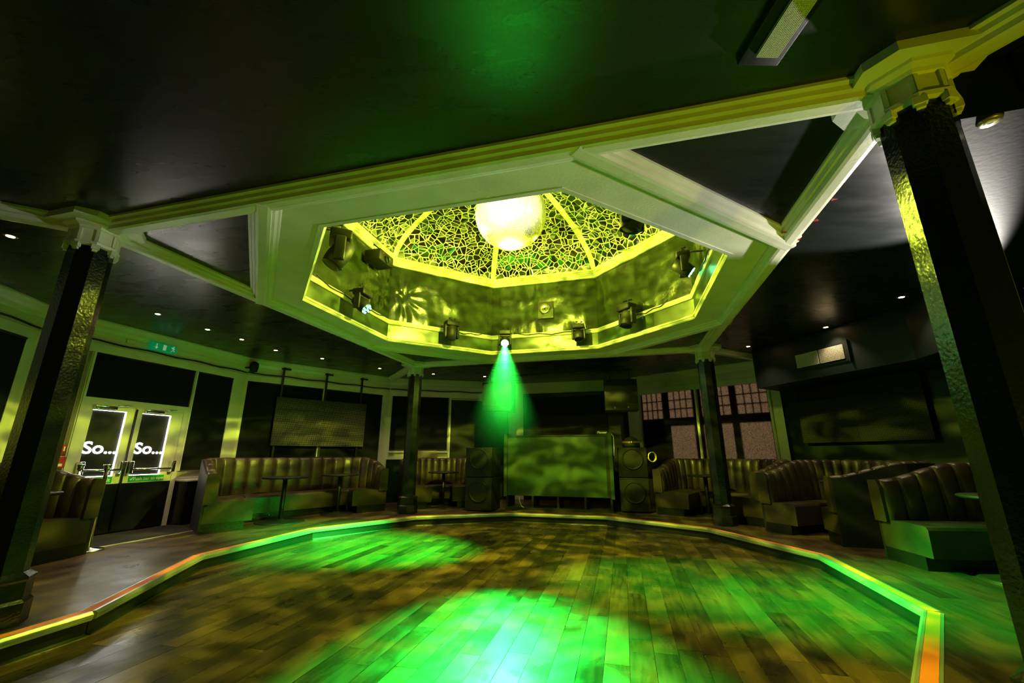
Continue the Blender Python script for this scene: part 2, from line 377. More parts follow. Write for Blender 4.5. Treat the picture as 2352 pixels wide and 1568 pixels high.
# --- walls
walls = {}
SIDE = {180: 'west', 150: 'door_side', 120: 'screen_side', 90: 'north_west', 60: 'booth_side', 30: 'window_side', 0: 'east', -30: 'south_east'}
for k in range(-150, 210, 30):
    nm = 'wall_'+SIDE.get(k, 'back'); m = MF(k); wt = 'white' if k in (30, 60, 90, 120, 150, 180) else 'wallT'
    mb = MB()
    if k == 30:
        mb.box(-.03, .18, -.14, 0, 0, ZC, m); mb.box(3.08, FLEN+.03, -.14, 0, 0, ZC, m); mb.box(.18, 3.08, -.14, 0, 0, .55, m); mb.box(.18, 3.08, -.14, 0, 2.66, ZC, m)
    else: mb.box(-.03, FLEN+.03, -.14, 0, 0, ZC, m)
    walls[k] = tag(mb.build(nm, wt), kind='structure')
    if k in (30, 90, 120, 150, 180) and k != 90 or k in (90,):
        # cornice and frieze
        c = MB(); fr = [(0, 2.57), (.06, 2.57), (.06, 2.70), (.045, 2.715), (.045, 2.86), (.07, 2.875), (.09, 2.92), (.13, 2.95), (.16, 2.99), (.19, 3.0), (.19, 3.02), (0, 3.02)]
        n = len(fr); vs = []
        for kk in (k, k+30):
            for d, z in fr: vs.append(Vx(kk, RW-d/cos(radians(15)))+Vector((0, 0, z)))
        c.add(vs, [(i, (i+1) % n, n+(i+1) % n, n+i) for i in range(n)])
        c.build('cornice', 'white', walls[k])
    # dado
    if k in (150, 180, 120): MB().box(0, FLEN, 0, .035, 0, .70, m).build('dado', 'black', walls[k])
# pilasters at the corners of the room
def pil(k, s0, s1, d=.045, z0=.7, z1=2.57): return MB().box(s0, s1, 0, d, z0, z1, MF(k))
for k, s0, s1 in ((150, 0, .28), (120, FLEN-.06, FLEN), (120, 0, .2), (90, FLEN-.09, FLEN), (60, FLEN-.02, FLEN), (60, 0, .17), (30, FLEN-.14, FLEN), (30, 0, .17), (180, 0, .14), (150, FLEN-.5, FLEN)):
    pil(k, s0, s1).build('pilaster', 'white', walls[k])
pil(90, 0, .07).build('pilaster', 'white', walls[90]); pil(60, 2.92, FLEN-.02).build('pilaster', 'white', walls[60])
# mullions
for k, s, z0, z1 in ((120, 1.66, .7, 2.57), (90, 1.69, 1.0, 2.57), (150, 1.045, .85, 2.57), (150, 2.6, .0, 2.57), (30, 1.68, .6, 2.66), (30, .2, .6, 2.6), (30, 3.1, .6, 2.66)):
    MB().box(s-.025, s+.025, 0, .075, z0, z1, MF(k)).box(s-.012, s+.012, .075, .09, z0, z1, MF(k)).build('mullion', 'white', walls[k])
# dark covering boards
MB().box(.1, 1.66, 0, .03, 0, 2.52, MF(90)).build('cover_board', 'wallD', walls[90])
MB().box(.18, 2.92, 0, .05, 0, 2.72, MF(60)).build('cover_board', 'wallD', walls[60])
MB().box(.2, 2.9, .05, .09, 2.62, 2.70, MF(60)).build('rail', 'metalD', walls[60])
MB().box(1.75, FLEN-.05, 0, .08, 0, 1.0, MF(90)).build('cover_board', 'black', walls[90])
MB().box(1.7, FLEN, 0, .05, 1.16, 1.2, MF(90)).build('sill', 'white', walls[90])
# roller blinds
def blind(k, s0, s1, z0, z1, label, d=.05, mt='blind'):
    m = MF(k); o = thing('roller_blind', label, 'blind', m @ Vector(((s0+s1)/2, d, z0)))
    MB().box(s0, s1, d, d+.004, z0, z1, m).build('fabric', mt, o)
    MB().box(s0, s1, d-.004, d+.008, z0-.012, z0+.008, m).build('bottom_bar', 'plastic', o)
    MB().tube([m @ Vector((s0, d+.005, z1+.0)), m @ Vector((s1, d+.005, z1+.0))], .016, 8).build('roller_tube', 'plastic', o); return o
blind(150, 1.075, 2.56, 1.87, 2.555, 'wide black roller blind half lowered above the double door')
blind(150, .30, 1.01, .87, 2.555, 'narrow black roller blind to the right of the double door')
blind(150, 2.78, FLEN-.5, .75, 2.555, 'black roller blind between the left column and the double door')
blind(120, 1.70, FLEN-.06, .75, 2.555, 'black roller blind behind the left half of the left mesh screen')
blind(120, .22, 1.62, .75, 2.555, 'black roller blind behind the right half of the left mesh screen')
blind(90, 1.74, FLEN-.1, 1.24, 2.555, 'square black roller blind between left mesh screen and booth')
blind(180, .16, 1.6, .75, 2.555, 'black roller blind at the left edge of the picture')
blind(30, 1.715, 3.06, .62, 2.64, 'brown roller blind lit through the window left of the far right column', .02, 'blindT')
blind(30, .235, 1.64, .62, 2.64, 'brown roller blind lit through the window right of the far right column', .02, 'blindT')
# window behind the brown blinds: bars and small panes
wn = struct('window_1', 'wooden sash window with small upper panes'); m = MF(30); fr = MB()
for a, b in ((.18, .26), (.84, .98), (1.58, 1.78), (2.33, 2.49), (3.0, 3.1)): fr.box(a, b, -.11, -.04, .55, 2.66, m)
fr.box(.18, 3.1, -.11, -.04, 1.80, 1.97, m); fr.box(.18, 3.1, -.11, -.04, 2.59, 2.66, m); fr.box(.18, 3.1, -.11, -.04, .55, .7, m)
fr.box(2.49, 3.02, -.11, -.04, .55, 1.8, m)  # solid fill added to keep lamp light out of the lower left pane
fr.build('frame', 'wallD', wn)
for a, b in ((.26, .84), (.98, 1.58), (1.78, 2.33), (2.49, 3.0)):
    gb = MB()
    for i in (1, 2, 3): s = a+(b-a)*i/4; gb.box(s-.012, s+.012, -.09, -.065, 1.97, 2.6, m)
    for i in (1, 2): z = 1.97+.62*i/3; gb.box(a, b, -.09, -.065, z-.012, z+.012, m)
    gb.build('glazing_bars', 'wallD', wn)

# --- bulkhead on the right with air grille
RB = 5.26
bk = struct('wall_bulkhead', 'dark boxed bulkhead under the ceiling on the right')
def bfac(k0, t0, k1, t1):
    A = Vx(k0, RB).lerp(Vx(k0+30, RB), t0); B = Vx(k0, RB).lerp(Vx(k0+30, RB), t1)
    A2 = Vx(k0, RW).lerp(Vx(k0+30, RW), t0); B2 = Vx(k0, RW).lerp(Vx(k0+30, RW), t1); return A, B, B2, A2
for k0, t0, t1 in ((0, 0, .94), (-30, 0, 1)):
    MB().prism([p[:2] for p in bfac(k0, t0, k0, t1)], 2.31, ZC-.001).build('casing', 'wallT', bk)
m = MF(0, RB)
vt = thing('air_vent', 'pale two-part air grille in the dark bulkhead on the right', 'vent', m @ Vector((1.26, 0, 2.5)))
MB().box(.80, 1.72, 0, .012, 2.47, 2.77, m).build('frame', 'wallD', vt)
MB().box(.785, .80, 0, .03, 2.45, 2.79, m).build('edge_strip', 'metalD', vt)
for a, b in ((.87, 1.25), (1.28, 1.66)):
    g = MB(); n = 17
    for i in range(n+1): s = a+(b-a)*i/n; g.box(s-.004, s+.004, .012, .02, 2.52, 2.73, m)
    for i in range(11): z = 2.52+.21*i/10; g.box(a, b, .014, .022, z-.004, z+.004, m)
    g.build('grille', 'grille', vt)
# --- dropped ceiling box by the right-hand column
P0, P1, P2, P3 = Vector((2.15, 1.70, 0)), Vector((4.75, 3.68, 0)), Vector((6.0, 2.9, 0)), Vector((4.6, 1.0, 0))
dc = struct('ceiling_dropped', 'dark green dropped ceiling box beside the right column')
MB().prism([p[:2] for p in (P0, P3, P2, P1)], 2.70, ZC-.001).build('casing', 'wallB', dc)
MB().extr([(0, 2.698), (.004, 2.698), (.004, 3.01), (0, 3.01)], P0+Vector((.3, -.15, 0)), P0+Vector((.32, -.16, 0))).build('dark_strip', 'wallD', dc)  # narrow dark upright strip at the front face
MB().extr([(0, 2.0), (.06, 2.0), (.06, 2.70), (0, 2.70)], P1, P2).build('wall_panel', 'wallB', dc)
lv = MB(); tt = (P2-P1).normalized()
for i in range(9): lv.extr([(-.03, 2.2+.05*i), (.0, 2.22+.05*i), (.0, 2.23+.05*i)], P1+tt*.05, P1+tt*.9)
tag(lv.build('louvre_vent', 'grille'), 'brass louvre slats just visible past the right column', 'vent')
tag(MB().box(-.012, .012, -.02, .02, 0, 2.70, Matrix.Translation((2.232, 1.752, 0)) @ Matrix.Rotation(TH, 4, 'Z')).build('corner_strip', 'pillarpost'), 'shiny metal corner strip beside the right near column', 'trim strip')
sp = thing('recessed_spotlight', 'unlit round recessed spotlight in the dropped ceiling at right', 'light', (2.34, 1.695, 2.70))
MB().lathe([(.028, -.014), (.042, -.012), (.048, 0)], 24).build('bezel', 'steel', sp, True); MB().lathe([(.0, -.012), (.022, -.016), (.027, -.012)], 20, cap=False).build('lens', 'signW', sp, True)

# ================================================================== OCTAGON, DRUM AND DOME
cof = struct('trim_2', 'cream octagonal ceiling frame with square of beams')
BP = [(-.115, 3.021), (-.115, 3.0), (-.092, 2.992), (-.085, 2.968), (-.062, 2.962), (-.055, 2.935), (-.03, 2.93), (.03, 2.93), (.055, 2.935), (.062, 2.962), (.085, 2.968), (.092, 2.992), (.115, 3.0), (.115, 3.021)]
UA, VA = 2.885, 2.915
CR = [(-UA, -VA), (UA, -VA), (UA, VA), (-UA, VA)]
for i in range(4):
    A, B = Lw(*CR[i]), Lw(*CR[(i+1) % 4]); t = (B-A).normalized()
    MB().extr(BP, A+t*.1, B-t*.1).build('beam', 'white', cof)
OB = 2.90
for i in (1, 3, 5, 7):
    A, B = octp(i, OB, 0), octp(i+1, OB, 0); t = (B-A).normalized()*.045; MB().extr([(x, z-.0025) for x, z in BP], A-t, B+t).build('diagonal_beam', 'white', cof)
for i, (u, v) in enumerate(CR):   # outward beams to the wall corners
    A = Lw(u, v); B = Vx({0: 210, 1: 300, 2: 30, 3: 120}[i], RW-.15); t = (B-A).normalized()
    MB().extr([(x*.95, z) for x, z in BP], A+t*.15, B).build('outer_beam', 'white', cof)
for i in range(8):   # flat soffit and its inner bead
    p = [octp(i, AP, 0), octp(i+1, AP, 0), octp(i+1, OB-.06, 0), octp(i, OB-.06, 0)]
    MB().prism([q[:2] for q in p], 3.0, 3.05).build('soffit_panel', 'white', cof)
    def ringseg(prof, i=i):
        n = len(prof); vs = [octp(j, a, z) for j in (i, i+1) for a, z in prof]
        return MB().add(vs, [(q, (q+1) % n, n+(q+1) % n, n+q) for q in range(n)]+[tuple(range(n)), tuple(range(2*n-1, n-1, -1))])
    ringseg([(2.775, 3.0), (2.785, 2.985), (2.80, 2.978), (2.82, 2.955), (2.84, 2.95), (2.86, 3.0)]).build('inner_bead', 'white', cof)
    # drum mouldings
    ringseg([(2.50, 2.995), (2.455, 2.997), (2.440, 3.012), (2.445, 3.025), (2.430, 3.035), (2.430, 3.055), (2.45, 3.07), (2.50, 3.075)]).build('lower_moulding', 'white', cof)
    ringseg([(2.50, 3.30), (2.445, 3.305), (2.430, 3.32), (2.440, 3.34), (2.428, 3.352), (2.428, 3.372), (2.45, 3.385), (2.50, 3.39)]).build('middle_moulding', 'white', cof)
    ringseg([(2.50, 4.40), (2.44, 4.405), (2.425, 4.425), (2.432, 4.44), (2.41, 4.45), (2.415, 4.47), (2.392, 4.48), (2.398, 4.505), (2.375, 4.515), (2.375, 4.55), (2.42, 4.57), (2.50, 4.58)]).build('upper_moulding', 'white', cof)
    ringseg([(2.47, 3.06), (2.48, 3.06), (2.48, 3.32), (2.47, 3.32)]).build('drum_panel', 'drum', cof)
    ringseg([(2.56, 3.06), (2.62, 3.06), (2.62, 4.7), (2.56, 4.7)]).build('drum_shell', 'sub', cof)
    # wrinkled drape
    A, B = octp(i, 2.475, 0), octp(i+1, 2.475, 0); t = (B-A).normalized(); nn = Vector((-t.y, t.x, 0)); nx, nz = 48, 26; vs = []; fs = []
    knot = {5: (1.85, 3.86), 6: (.25, 3.86)}.get(i)
    for a in range(nx+1):
        for b in range(nz+1):
            s = a/nx; z = 3.37+1.06*b/nz; q = A.lerp(B, s); L_ = (B-A).length*s
            d = noise.noise(Vector((L_*2.2+i*9, z*3.5, 1.3)))*.025+noise.noise(Vector((L_*7+i*5, z*2.5, 4)))*.012+.02
            if knot:
                rr = hypot(L_-knot[0], z-knot[1]); an = atan2(z-knot[1], L_-knot[0]); d += sin(an*11)*.03*max(0, 1-rr/.6)*min(1, rr/.08)-.05*max(0, 1-rr/.12)
            e = min(s, 1-s); d *= min(1, e*12); d *= min(1, (4.43-z)*8+.2)
            vs.append(q+nn*d+Vector((0, 0, z)))
    for a in range(nx):
        for b in range(nz): k = a*(nz+1)+b; fs.append((k, k+nz+1, k+nz+2, k+1))
    MB().add(vs, fs, None, True).build('drape', 'vinyl', cof)
# dome shell, ribs and shards
DZ, DH = 4.52, .9
def domep(ap, z, lat, i):   # point on dome panel i at apothem ap, lateral offset lat (toward vertex i+1)
    a = octp(i, 1, 0); b = octp(i+1, 1, 0); c0 = Lw(0, 0); mid = ((a+b)/2-c0).normalized(); t = (b-a).normalized()
    return c0+mid*ap+t*lat+Vector((0, 0, z))
dm = struct('ceiling_dome', 'eight-sided dome lined with broken mirror mosaic and cream ribs')
NP = 14
prof = [(AP*cos(j/NP*pi/2), DZ+DH*sin(j/NP*pi/2)) for j in range(NP+1)]
arc = [0.]
for j in range(NP): arc.append(arc[-1]+hypot(prof[j+1][0]-prof[j][0], prof[j+1][1]-prof[j][1]))
def onprof(y):
    for j in range(NP):
        if y <= arc[j+1] or j == NP-1:
            q = (y-arc[j])/(arc[j+1]-arc[j]); a = prof[j][0]+(prof[j+1][0]-prof[j][0])*q; z = prof[j][1]+(prof[j+1][1]-prof[j][1])*q
            dx, dz = prof[j+1][0]-prof[j][0], prof[j+1][1]-prof[j][1]; l = hypot(dx, dz); return max(a, .001), z, (-dz/l, dx/l)
for i in range(8):
    vs = []; fs = []
    for a, z in prof: h = a*tan(pi/8); vs += [domep(a, z, -h, i), domep(a, z, h, i)]
    for j in range(NP): fs.append((2*j, 2*j+1, 2*j+3, 2*j+2))
    MB().add(vs, fs, None, True).build('mosaic_bed', 'grout', dm)
    # rib along vertex i
    rb = MB(); vs = []; cs = [(-.06, .0), (-.055, -.02), (-.035, -.025), (-.03, -.045), (.03, -.045), (.035, -.025), (.055, -.02), (.06, 0)]
    dirv = (octp(i, 1, 0)-Lw(0, 0)).normalized(); tg = Vector((-dirv.y, dirv.x, 0))
    for j, (a, z) in enumerate(prof[:-1]):
        q = onprof(arc[j]+1e-4)[2]; r = a/cos(pi/8)
        for x, d in cs: vs.append(Lw(0, 0)+dirv*(r-q[0]*d*-1*1)+tg*x+Vector((0, 0, z+q[1]*d*1)))
    n = len(cs); fs = [(j*n+q, j*n+(q+1), (j+1)*n+q+1, (j+1)*n+q) for j in range(NP-1) for q in range(n-1)]
    rb.add(vs, fs).build('rib', 'white', dm)
# shards: cells of scattered points on each unrolled panel, shrunk to leave joints
shards = []
for i in range(8):
    H = arc[-1]*.86; pts = []
    rnd = random.Random(50+i); step = .115 if i in (2, 3, 4, 5, 6) else .16
    y = .05
    while y < H:
        a = onprof(y)[0]; h = a*tan(pi/8)-.045; n = max(1, int(2*h/step))
        for q in range(n):
            pts.append((-h+2*h*(q+.5)/n+rnd.uniform(-.62, .62)*step, y+rnd.uniform(-.62, .62)*step))
        y += step*.95
    cells = []
    for p in pts:
        poly = [(p[0]-.2, p[1]-.2), (p[0]+.2, p[1]-.2), (p[0]+.2, p[1]+.2), (p[0]-.2, p[1]+.2)]
        for q in pts:
            dx, dy = q[0]-p[0], q[1]-p[1]; d2 = dx*dx+dy*dy
            if 0 < d2 < .09:
                l = sqrt(d2); poly = clip(poly, (dx/l, dy/l), (q[0]*dx/l+q[1]*dy/l+p[0]*dx/l+p[1]*dy/l)/2-.0075)
                if len(poly) < 3: break
        if len(poly) < 3: continue
        k = tan(pi/8)
        cxp = sum(q[0] for q in poly)/len(poly); cyp = sum(q[1] for q in poly)/len(poly); parts_ = [poly]
        if rnd.random() < .75:
            an = rnd.uniform(0, pi); nx_, ny_ = cos(an), sin(an); off = nx_*cxp+ny_*cyp+rnd.uniform(-.012, .012)
            parts_ = [clip(poly, (nx_, ny_), off-.005), clip(poly, (-nx_, -ny_), -off-.005)]
            if rnd.random() < .4:
                big_ = parts_[0]; an += rnd.uniform(.8, 2.2); nx_, ny_ = cos(an), sin(an)
                if len(big_) > 2:
                    off = nx_*sum(q[0] for q in big_)/len(big_)+ny_*sum(q[1] for q in big_)/len(big_)
                    parts_ = [parts_[1], clip(big_, (nx_, ny_), off-.005), clip(big_, (-nx_, -ny_), -off-.005)]
        cells.extend((p, q) for q in parts_ if len(q) > 2)
    for p, poly in cells:
        for sg in (-1, 1):   # stay off the ribs
            y0 = min(max(p[1], 0), H); h0 = onprof(y0)[0]*k-.06; h1 = onprof(y0+.05)[0]*k-.06; g = (h1-h0)/.05
            nl = hypot(1, g); poly = clip(poly, (sg/nl, -g/nl), (h0-g*y0)/nl) if poly else poly
        poly = clip(poly, (0, -1), -.05) if poly else poly
        if len(poly) < 3: continue
        ar = abs(sum(poly[j][0]*poly[(j+1) % len(poly)][1]-poly[(j+1) % len(poly)][0]*poly[j][1] for j in range(len(poly))))/2
        if ar < .0003: continue
        tx, ty = rnd.uniform(-.10, .10), rnd.uniform(-.10, .10); vs = []
        for lay in (.001, .007):
            for x, y_ in poly:
                a, z, nn = onprof(min(max(y_, 0), arc[-1]-.01)); d = lay+((x-p[0])*tx+(y_-p[1])*ty if lay > .005 else 0)
                d = max(d, .001 if lay < .005 else .002); vs.append(domep(a+nn[0]*d, z-abs(nn[1])*d, x, i))
        n = len(poly); fs = [tuple(range(n)), tuple(range(2*n-1, n-1, -1))]+[(j, n+j, n+(j+1) % n, (j+1) % n) for j in range(n)]
        c = sum(vs[n:], Vector())/n; dd = (c-Vector((0, 0, 1.12))).length
        vis = 1 if i in (2, 3, 4, 5, 6) and c.y > 5.2 and c.z < 5.28 else .001
        shards.append((ar/dd/dd*vis, vs, fs))
shards.sort(key=lambda s: -s[0])
for a, vs, fs in shards[:300]: MB().add(vs, fs).build('mirror_shard', 'mirror', dm)
rest = MB()
for a, vs, fs in shards[300:]: rest.add(vs, fs)
tag(rest.build('mirror_shards', 'mirror', dm), kind='stuff')
# --- mirror ball
mbal = thing('mirror_ball', 'large mirror ball glowing white in the middle of the dome', 'mirror ball', BALL)
RBALL = .51
MB().lathe([(RBALL*.985*sin(pi*j/24), -RBALL*.985*cos(pi*j/24)) for j in range(25)], 48, cap=False).build('core', 'grille', mbal, True)
tl = MB(); NR = 46
for j in range(NR):
    p0, p1 = pi*(j+.06)/NR, pi*(j+.94)/NR; n = max(4, int(2*NR*sin(pi*(j+.5)/NR)))
    for q in range(n):
        jt = random.uniform(-.004, .004); a0, a1 = 2*pi*(q+.06)/n, 2*pi*(q+.94)/n; r = RBALL+jt*.5
        tl.add([(r*sin(p)*cos(a), r*sin(p)*sin(a), -r*cos(p)) for p, a in ((p0, a0), (p0, a1), (p1, a1), (p1, a0))], [(0, 1, 2, 3)])
tag(tl.build('mirror_tiles', 'tile', mbal, True), kind='stuff')
MB().tube([(0, 0, RBALL-.02), (0, 0, DZ+DH-BALL.z)], .02, 8).build('hanger', 'metalD', mbal, True)

# ================================================================== COLUMNS
def column(i, label):
    u, v = [(-2.892, -2.934), (2.892, -2.934), (2.892, 2.934), (-2.892, 2.934)][i]; p = Lw(u, v)
    o = thing('column', label, 'column', p, TH, 'black octagonal columns with cream capitals'); e = pi/8
    MB().lathe([(.142, .3), (.142, 2.82)], 8, None, e, False).build('shaft', 'black', o, True)
    MB().lathe([(.20, 0), (.20, .14), (.182, .16), (.182, .27), (.19, .285), (.19, .30), (.168, .315), (.148, .33)], 8, None, e, False).build('base', 'black', o, True)
    c = MB().lathe([(.15, 2.772), (.170, 2.778), (.176, 2.80), (.156, 2.808), (.154, 2.912), (.168, 2.92), (.178, 2.935), (.212, 2.95), (.218, 2.965), (.25, 2.975), (.25, 3.0), (.28, 3.005), (.28, 3.02)], 8, None, e, False).build('capital', 'white', o, True)
    for k in range(8):
        a = k*pi/4; mx = Matrix.Rotation(a, 4, 'Z'); rr = .155*cos(pi/8)
        MB().box(rr-.001, rr+.010, -.06, -.043, 2.812, 2.912, mx).build('capital_stile', 'white', c, True); MB().box(rr-.001, rr+.010, .043, .06, 2.812, 2.912, mx).build('capital_stile', 'white', c, True)
        mx = Matrix.Rotation(a+pi/8, 4, 'Z'); MB().box(.138, .170, -.026, .026, 2.742, 2.782, mx).box(.14, .160, -.017, .017, 2.724, 2.743, mx).build('capital_drop', 'white', c, True)
    sq = .265
    MB().prism([(-sq, -sq*.62), (-sq*.62, -sq), (sq*.62, -sq), (sq, -sq*.62), (sq, sq*.62), (sq*.62, sq), (-sq*.62, sq), (-sq, sq*.62)], 2.965, 3.018).build('abacus', 'white', o, True)
    return o
column(0, 'near black octagonal column at the left edge of the dance floor')
column(1, 'near black octagonal column at the right edge of the picture')
column(2, 'far black octagonal column in front of the lit brown blinds')
column(3, 'far black octagonal column left of the booth')

# ================================================================== DOUBLE DOOR
m = MF(150)
dr = struct('door_1', 'pale double entrance door with black film and backlit letters')
MB().box(2.50, 2.60, .0, .07, 0, 1.92, m).box(1.06, 1.14, 0, .07, 0, 1.92, m).box(1.14, 2.50, 0, .07, 1.82, 1.92, m).build('frame', 'white', dr)
for nm, a, b, g0, g1 in (('l', 1.88, 2.50, 2.0, 2.44), ('r', 1.14, 1.875, 1.33, 1.78)):
    lf = MB(); d0, d1 = .02, .06
    lf.box(a, g0, d0, d1, .12, 1.82, m).box(g1, b, d0, d1, .12, 1.82, m).box(g0, g1, d0, d1, 1.75, 1.82, m).box(g0, g1, d0, d1, .12, .81, m)
    leaf = lf.build('door_leaf', 'white', dr)
    MB().box(a, b, .058, .066, .02, .70, m).build('kick_plate', 'black', leaf)
    MB().box(g0+.006, g1-.006, .028, .034, .816, 1.744, m).build('film_pane', 'plastic', leaf)
    e = MB(); e.box(g0, g0+.007, .03, .04, .81, 1.75, m).box(g0, g1, .03, .04, 1.746, 1.75, m).box(g0, g1, .03, .04, .81, .815, m)
    for z in (1.1, 1.35, 1.62): e.box(g1-.007, g1, .03, .04, z, z+.09, m)
    e.build('light_gap', 'edge', leaf)
    text_mesh('lettering', 'So...', .235, MT(150, (g0+g1)/2+.0, 1.205, .037), 'letter', leaf, .001, 1.12, .002)
    MB().tube([m @ Vector((a+.05, .13, .90)), m @ Vector((b-.05, .13, .90))], .016, 10).build('push_bar', 'chrome', leaf)
    hb = MB()
    for s in (a+.05, b-.05): hb.bevbox(s-.03, s+.03, .06, .15, .84, 1.02, .01, m)
    hb.build('bar_housing', 'chrome', leaf)
    MB().bevbox((a+b)/2-.02, (a+b)/2+.26, .065, .12, 1.765, 1.815, .008, m).tube([m @ Vector(((a+b)/2+.0, .14, 1.82)), m @ Vector(((a+b)/2-.22, .10, 1.845))], .008).build('door_closer', 'chrome', leaf)
    sg = MB().box(a+.12, b-.1, .066, .070, .715, .80, m).build('green_sign', 'green', leaf)
    if nm == 'r':
        text_mesh('sign_text', 'Push bar to open', .068, MT(150, (a+b)/2-.03, .757, .0705), 'signW', sg, .0005, 1, .001)
        MB().tube([MT(150, b-.13, .757, .072) @ Vector(q) for q in ((-.015, 0, 0), (0, -.02, 0), (.03, .03, 0))], .005, 5).build('tick_mark', 'signW', sg)
    else: text_mesh('sign_text', 'Exit', .075, MT(150, a+.2, .757, .0705), 'signW', sg, .0005, 1, .001)
MB().tube([m @ Vector((1.88, .085, .05)), m @ Vector((1.88, .085, 1.80))], .012, 8).build('drop_bolt', 'metalD', dr)
ms = tag(MB().box(1.1, 2.62, .09, 1.018, .0005, .006, m).build('entrance_mat', 'mat_'), 'dark bristle entrance mat in front of the double door', 'mat')
tag(MB().box(1.02, 2.9, 1.02, 1.045, .0005, .009, m).build('mat_edge_strip', 'grille'), 'thin pale metal strip edging the entrance mat', 'trim strip')
wc = thing('window_ledge', 'black boxed ledge with pale top between the door and the left sofa', 'ledge', m @ Vector((.6, .15, 0)))
MB().box(.35, 1.02, .04, .30, 0, .68, m).build('box_front', 'black', wc); MB().bevbox(.33, 1.04, .04, .33, .68, .71, .006, m).build('top', 'white', wc)
# fire point, exit sign, speaker, cable
cp = thing('fire_call_point', 'red fire alarm call point with clear cover left of the door', 'fire alarm', m @ Vector((2.64, .05, 1.0)))
MB().bevbox(2.62, 2.74, .05, .09, .94, 1.09, .008, m).build('box', 'red', cp); MB().box(2.645, 2.715, .09, .093, .965, 1.0, m).build('label_plate', 'signW', cp)
MB().box(2.61, 2.75, .05, .06, .93, 1.10, m).build('backing_plate', 'signW', cp)
fs_ = thing('fire_sign', 'small red fire sign above the call point left of the door', 'sign', m @ Vector((2.64, .05, 1.1)))
MB().box(2.62, 2.73, .05, .054, 1.115, 1.25, m).build('plate', 'red', fs_)
MB().lathe([(.022, 0), (.022, .002)], 16, MT(150, 2.69, 1.20, .0545)).box(-.008, .008, -.03, .03, 0, .002, MT(150, 2.645, 1.195, .0545)).build('symbol', 'signW', fs_)
ex = thing('exit_sign', 'green running-man exit sign above the double door', 'sign', m @ Vector((1.72, .08, 2.77)))
MB().bevbox(1.51, 1.94, .07, .13, 2.77, 2.90, .02, m).build('housing', 'greenE', ex)
T = MT(150, 1.725, 2.835, .1305)
MB().prism([(-.15, -.01), (-.1225, -.045), (-.095, -.01), (-.115, -.01), (-.115, .045), (-.13, .045), (-.13, -.01)], 0, .002, T).build('arrow', 'signE', ex)
MB().box(-.02, .03, -.045, .045, 0, .002, T).build('door_symbol', 'signE', ex); pic = MB()
for q in (((.12, .02), (.145, -.01), (.115, -.045)), ((.145, -.01), (.17, -.035)), ((.11, .025), (.14, .03), (.165, .005)), ((.14, .03), (.145, -.01))): pic.tube([T @ Vector((x, y, .002)) for x, y in q], .006, 5)
pic.lathe([(.011, 0), (.011, .002)], 12, T @ Matrix.Translation((.15, .045, 0))); pic.build('running_figure', 'signE', ex)
tag(MB().bevbox(2.12, 2.24, .045, .075, 2.79, 2.85, .006, m).build('junction_box', 'white'), 'small cream junction box on the frieze left of the exit sign', 'junction box')
ws = thing('wall_speaker', 'small black speaker hung at the frieze right of the exit sign', 'speaker', m @ Vector((.05, .2, 2.75)))
MB().lathe([(.02, -.11), (.065, -.09), (.085, 0), (.075, .08), (.03, .11)], 16, Matrix.Translation(m @ Vector((.06, .26, 2.83)))).build('body', 'plastic', ws); MB().tube([m @ Vector((.06, .05, 2.83)), m @ Vector((.06, .22, 2.83))], .02).build('bracket', 'metalD', ws)
for k, lab in ((150, 'black cable strung along the frieze above the double door'), (120, 'black cable strung along the frieze above the left mesh screen'), (90, 'black cable strung along the frieze left of the booth'), (180, 'black cable strung along the frieze left of the near left column')):
    mm = MF(k); pts = [mm @ Vector((FLEN*i/20 if 0 < i < 20 else (.03 if i == 0 else FLEN-.03), .075, 2.735+.008*sin(i*1.3+k))) for i in range(21)]
    tag(MB().tube(pts, .013, 6).build('cable', 'plastic'), lab, 'cable')
tag(MB().lathe([(.09, 0), (.105, -.02), (.12, 0), (.105, .02), (.09, 0)], 24, MT(150, .52, .836, .16), cap=False).build('red_ring', 'red'), 'red ring leaning on the ledge behind the left sofa', 'ring')

# ================================================================== MESH SCREENS
def screen(k, s0, s1, z0, z1, d, label, mt, rows, cols, legs=()):
    m = MF(k); o = thing('led_mesh_screen', label, 'screen', m @ Vector(((s0+s1)/2, d, z0)))
    for i in range(cols):
        for j in range(rows):
            a, b = s0+(s1-s0)*i/cols, s0+(s1-s0)*(i+1)/cols; c, e = z0+(z1-z0)*j/rows, z0+(z1-z0)*(j+1)/rows
            p = MB().box(-(b-a)/2+.002, (b-a)/2-.002, 0, .02, 0, e-c-.003).build('panel', mt, o)
            p.matrix_parent_inverse = Matrix.Translation(-o.location); p.matrix_basis = m @ Matrix.Translation(((a+b)/2, d, c))
    for s in legs:
        MB().box(s-.02, s+.02, d-.05, d-.025, z0-.35, 2.93, m).build('upright', 'metalD', o)
        r = MB(); r.box(s-.13, s+.05, d-.05, d-.02, 2.88, 2.915, m); r.build('bracket', 'metalD', o)
    MB().box(s0, s1, d-.022, d-.004, z0+.02, z0+.05, m).box(s0, s1, d-.022, d-.004, z1-.05, z1-.02, m).build('back_rail', 'metalD', o)
    return o
screen(120, .66, 2.65, 1.29, 2.29, .14, 'grey perforated mesh screen hung above the left sofa', 'led', 4, 2, (2.57, 1.65, .80))
screen(0, .80, 2.84, 1.32, 2.33, .10, 'dark perforated mesh screen on the right wall under the bulkhead', 'led2', 4, 2)
screen(60, .70, 2.66, 1.5, 2.58, .12, 'dark perforated mesh screen behind the booth', 'led2', 4, 2)

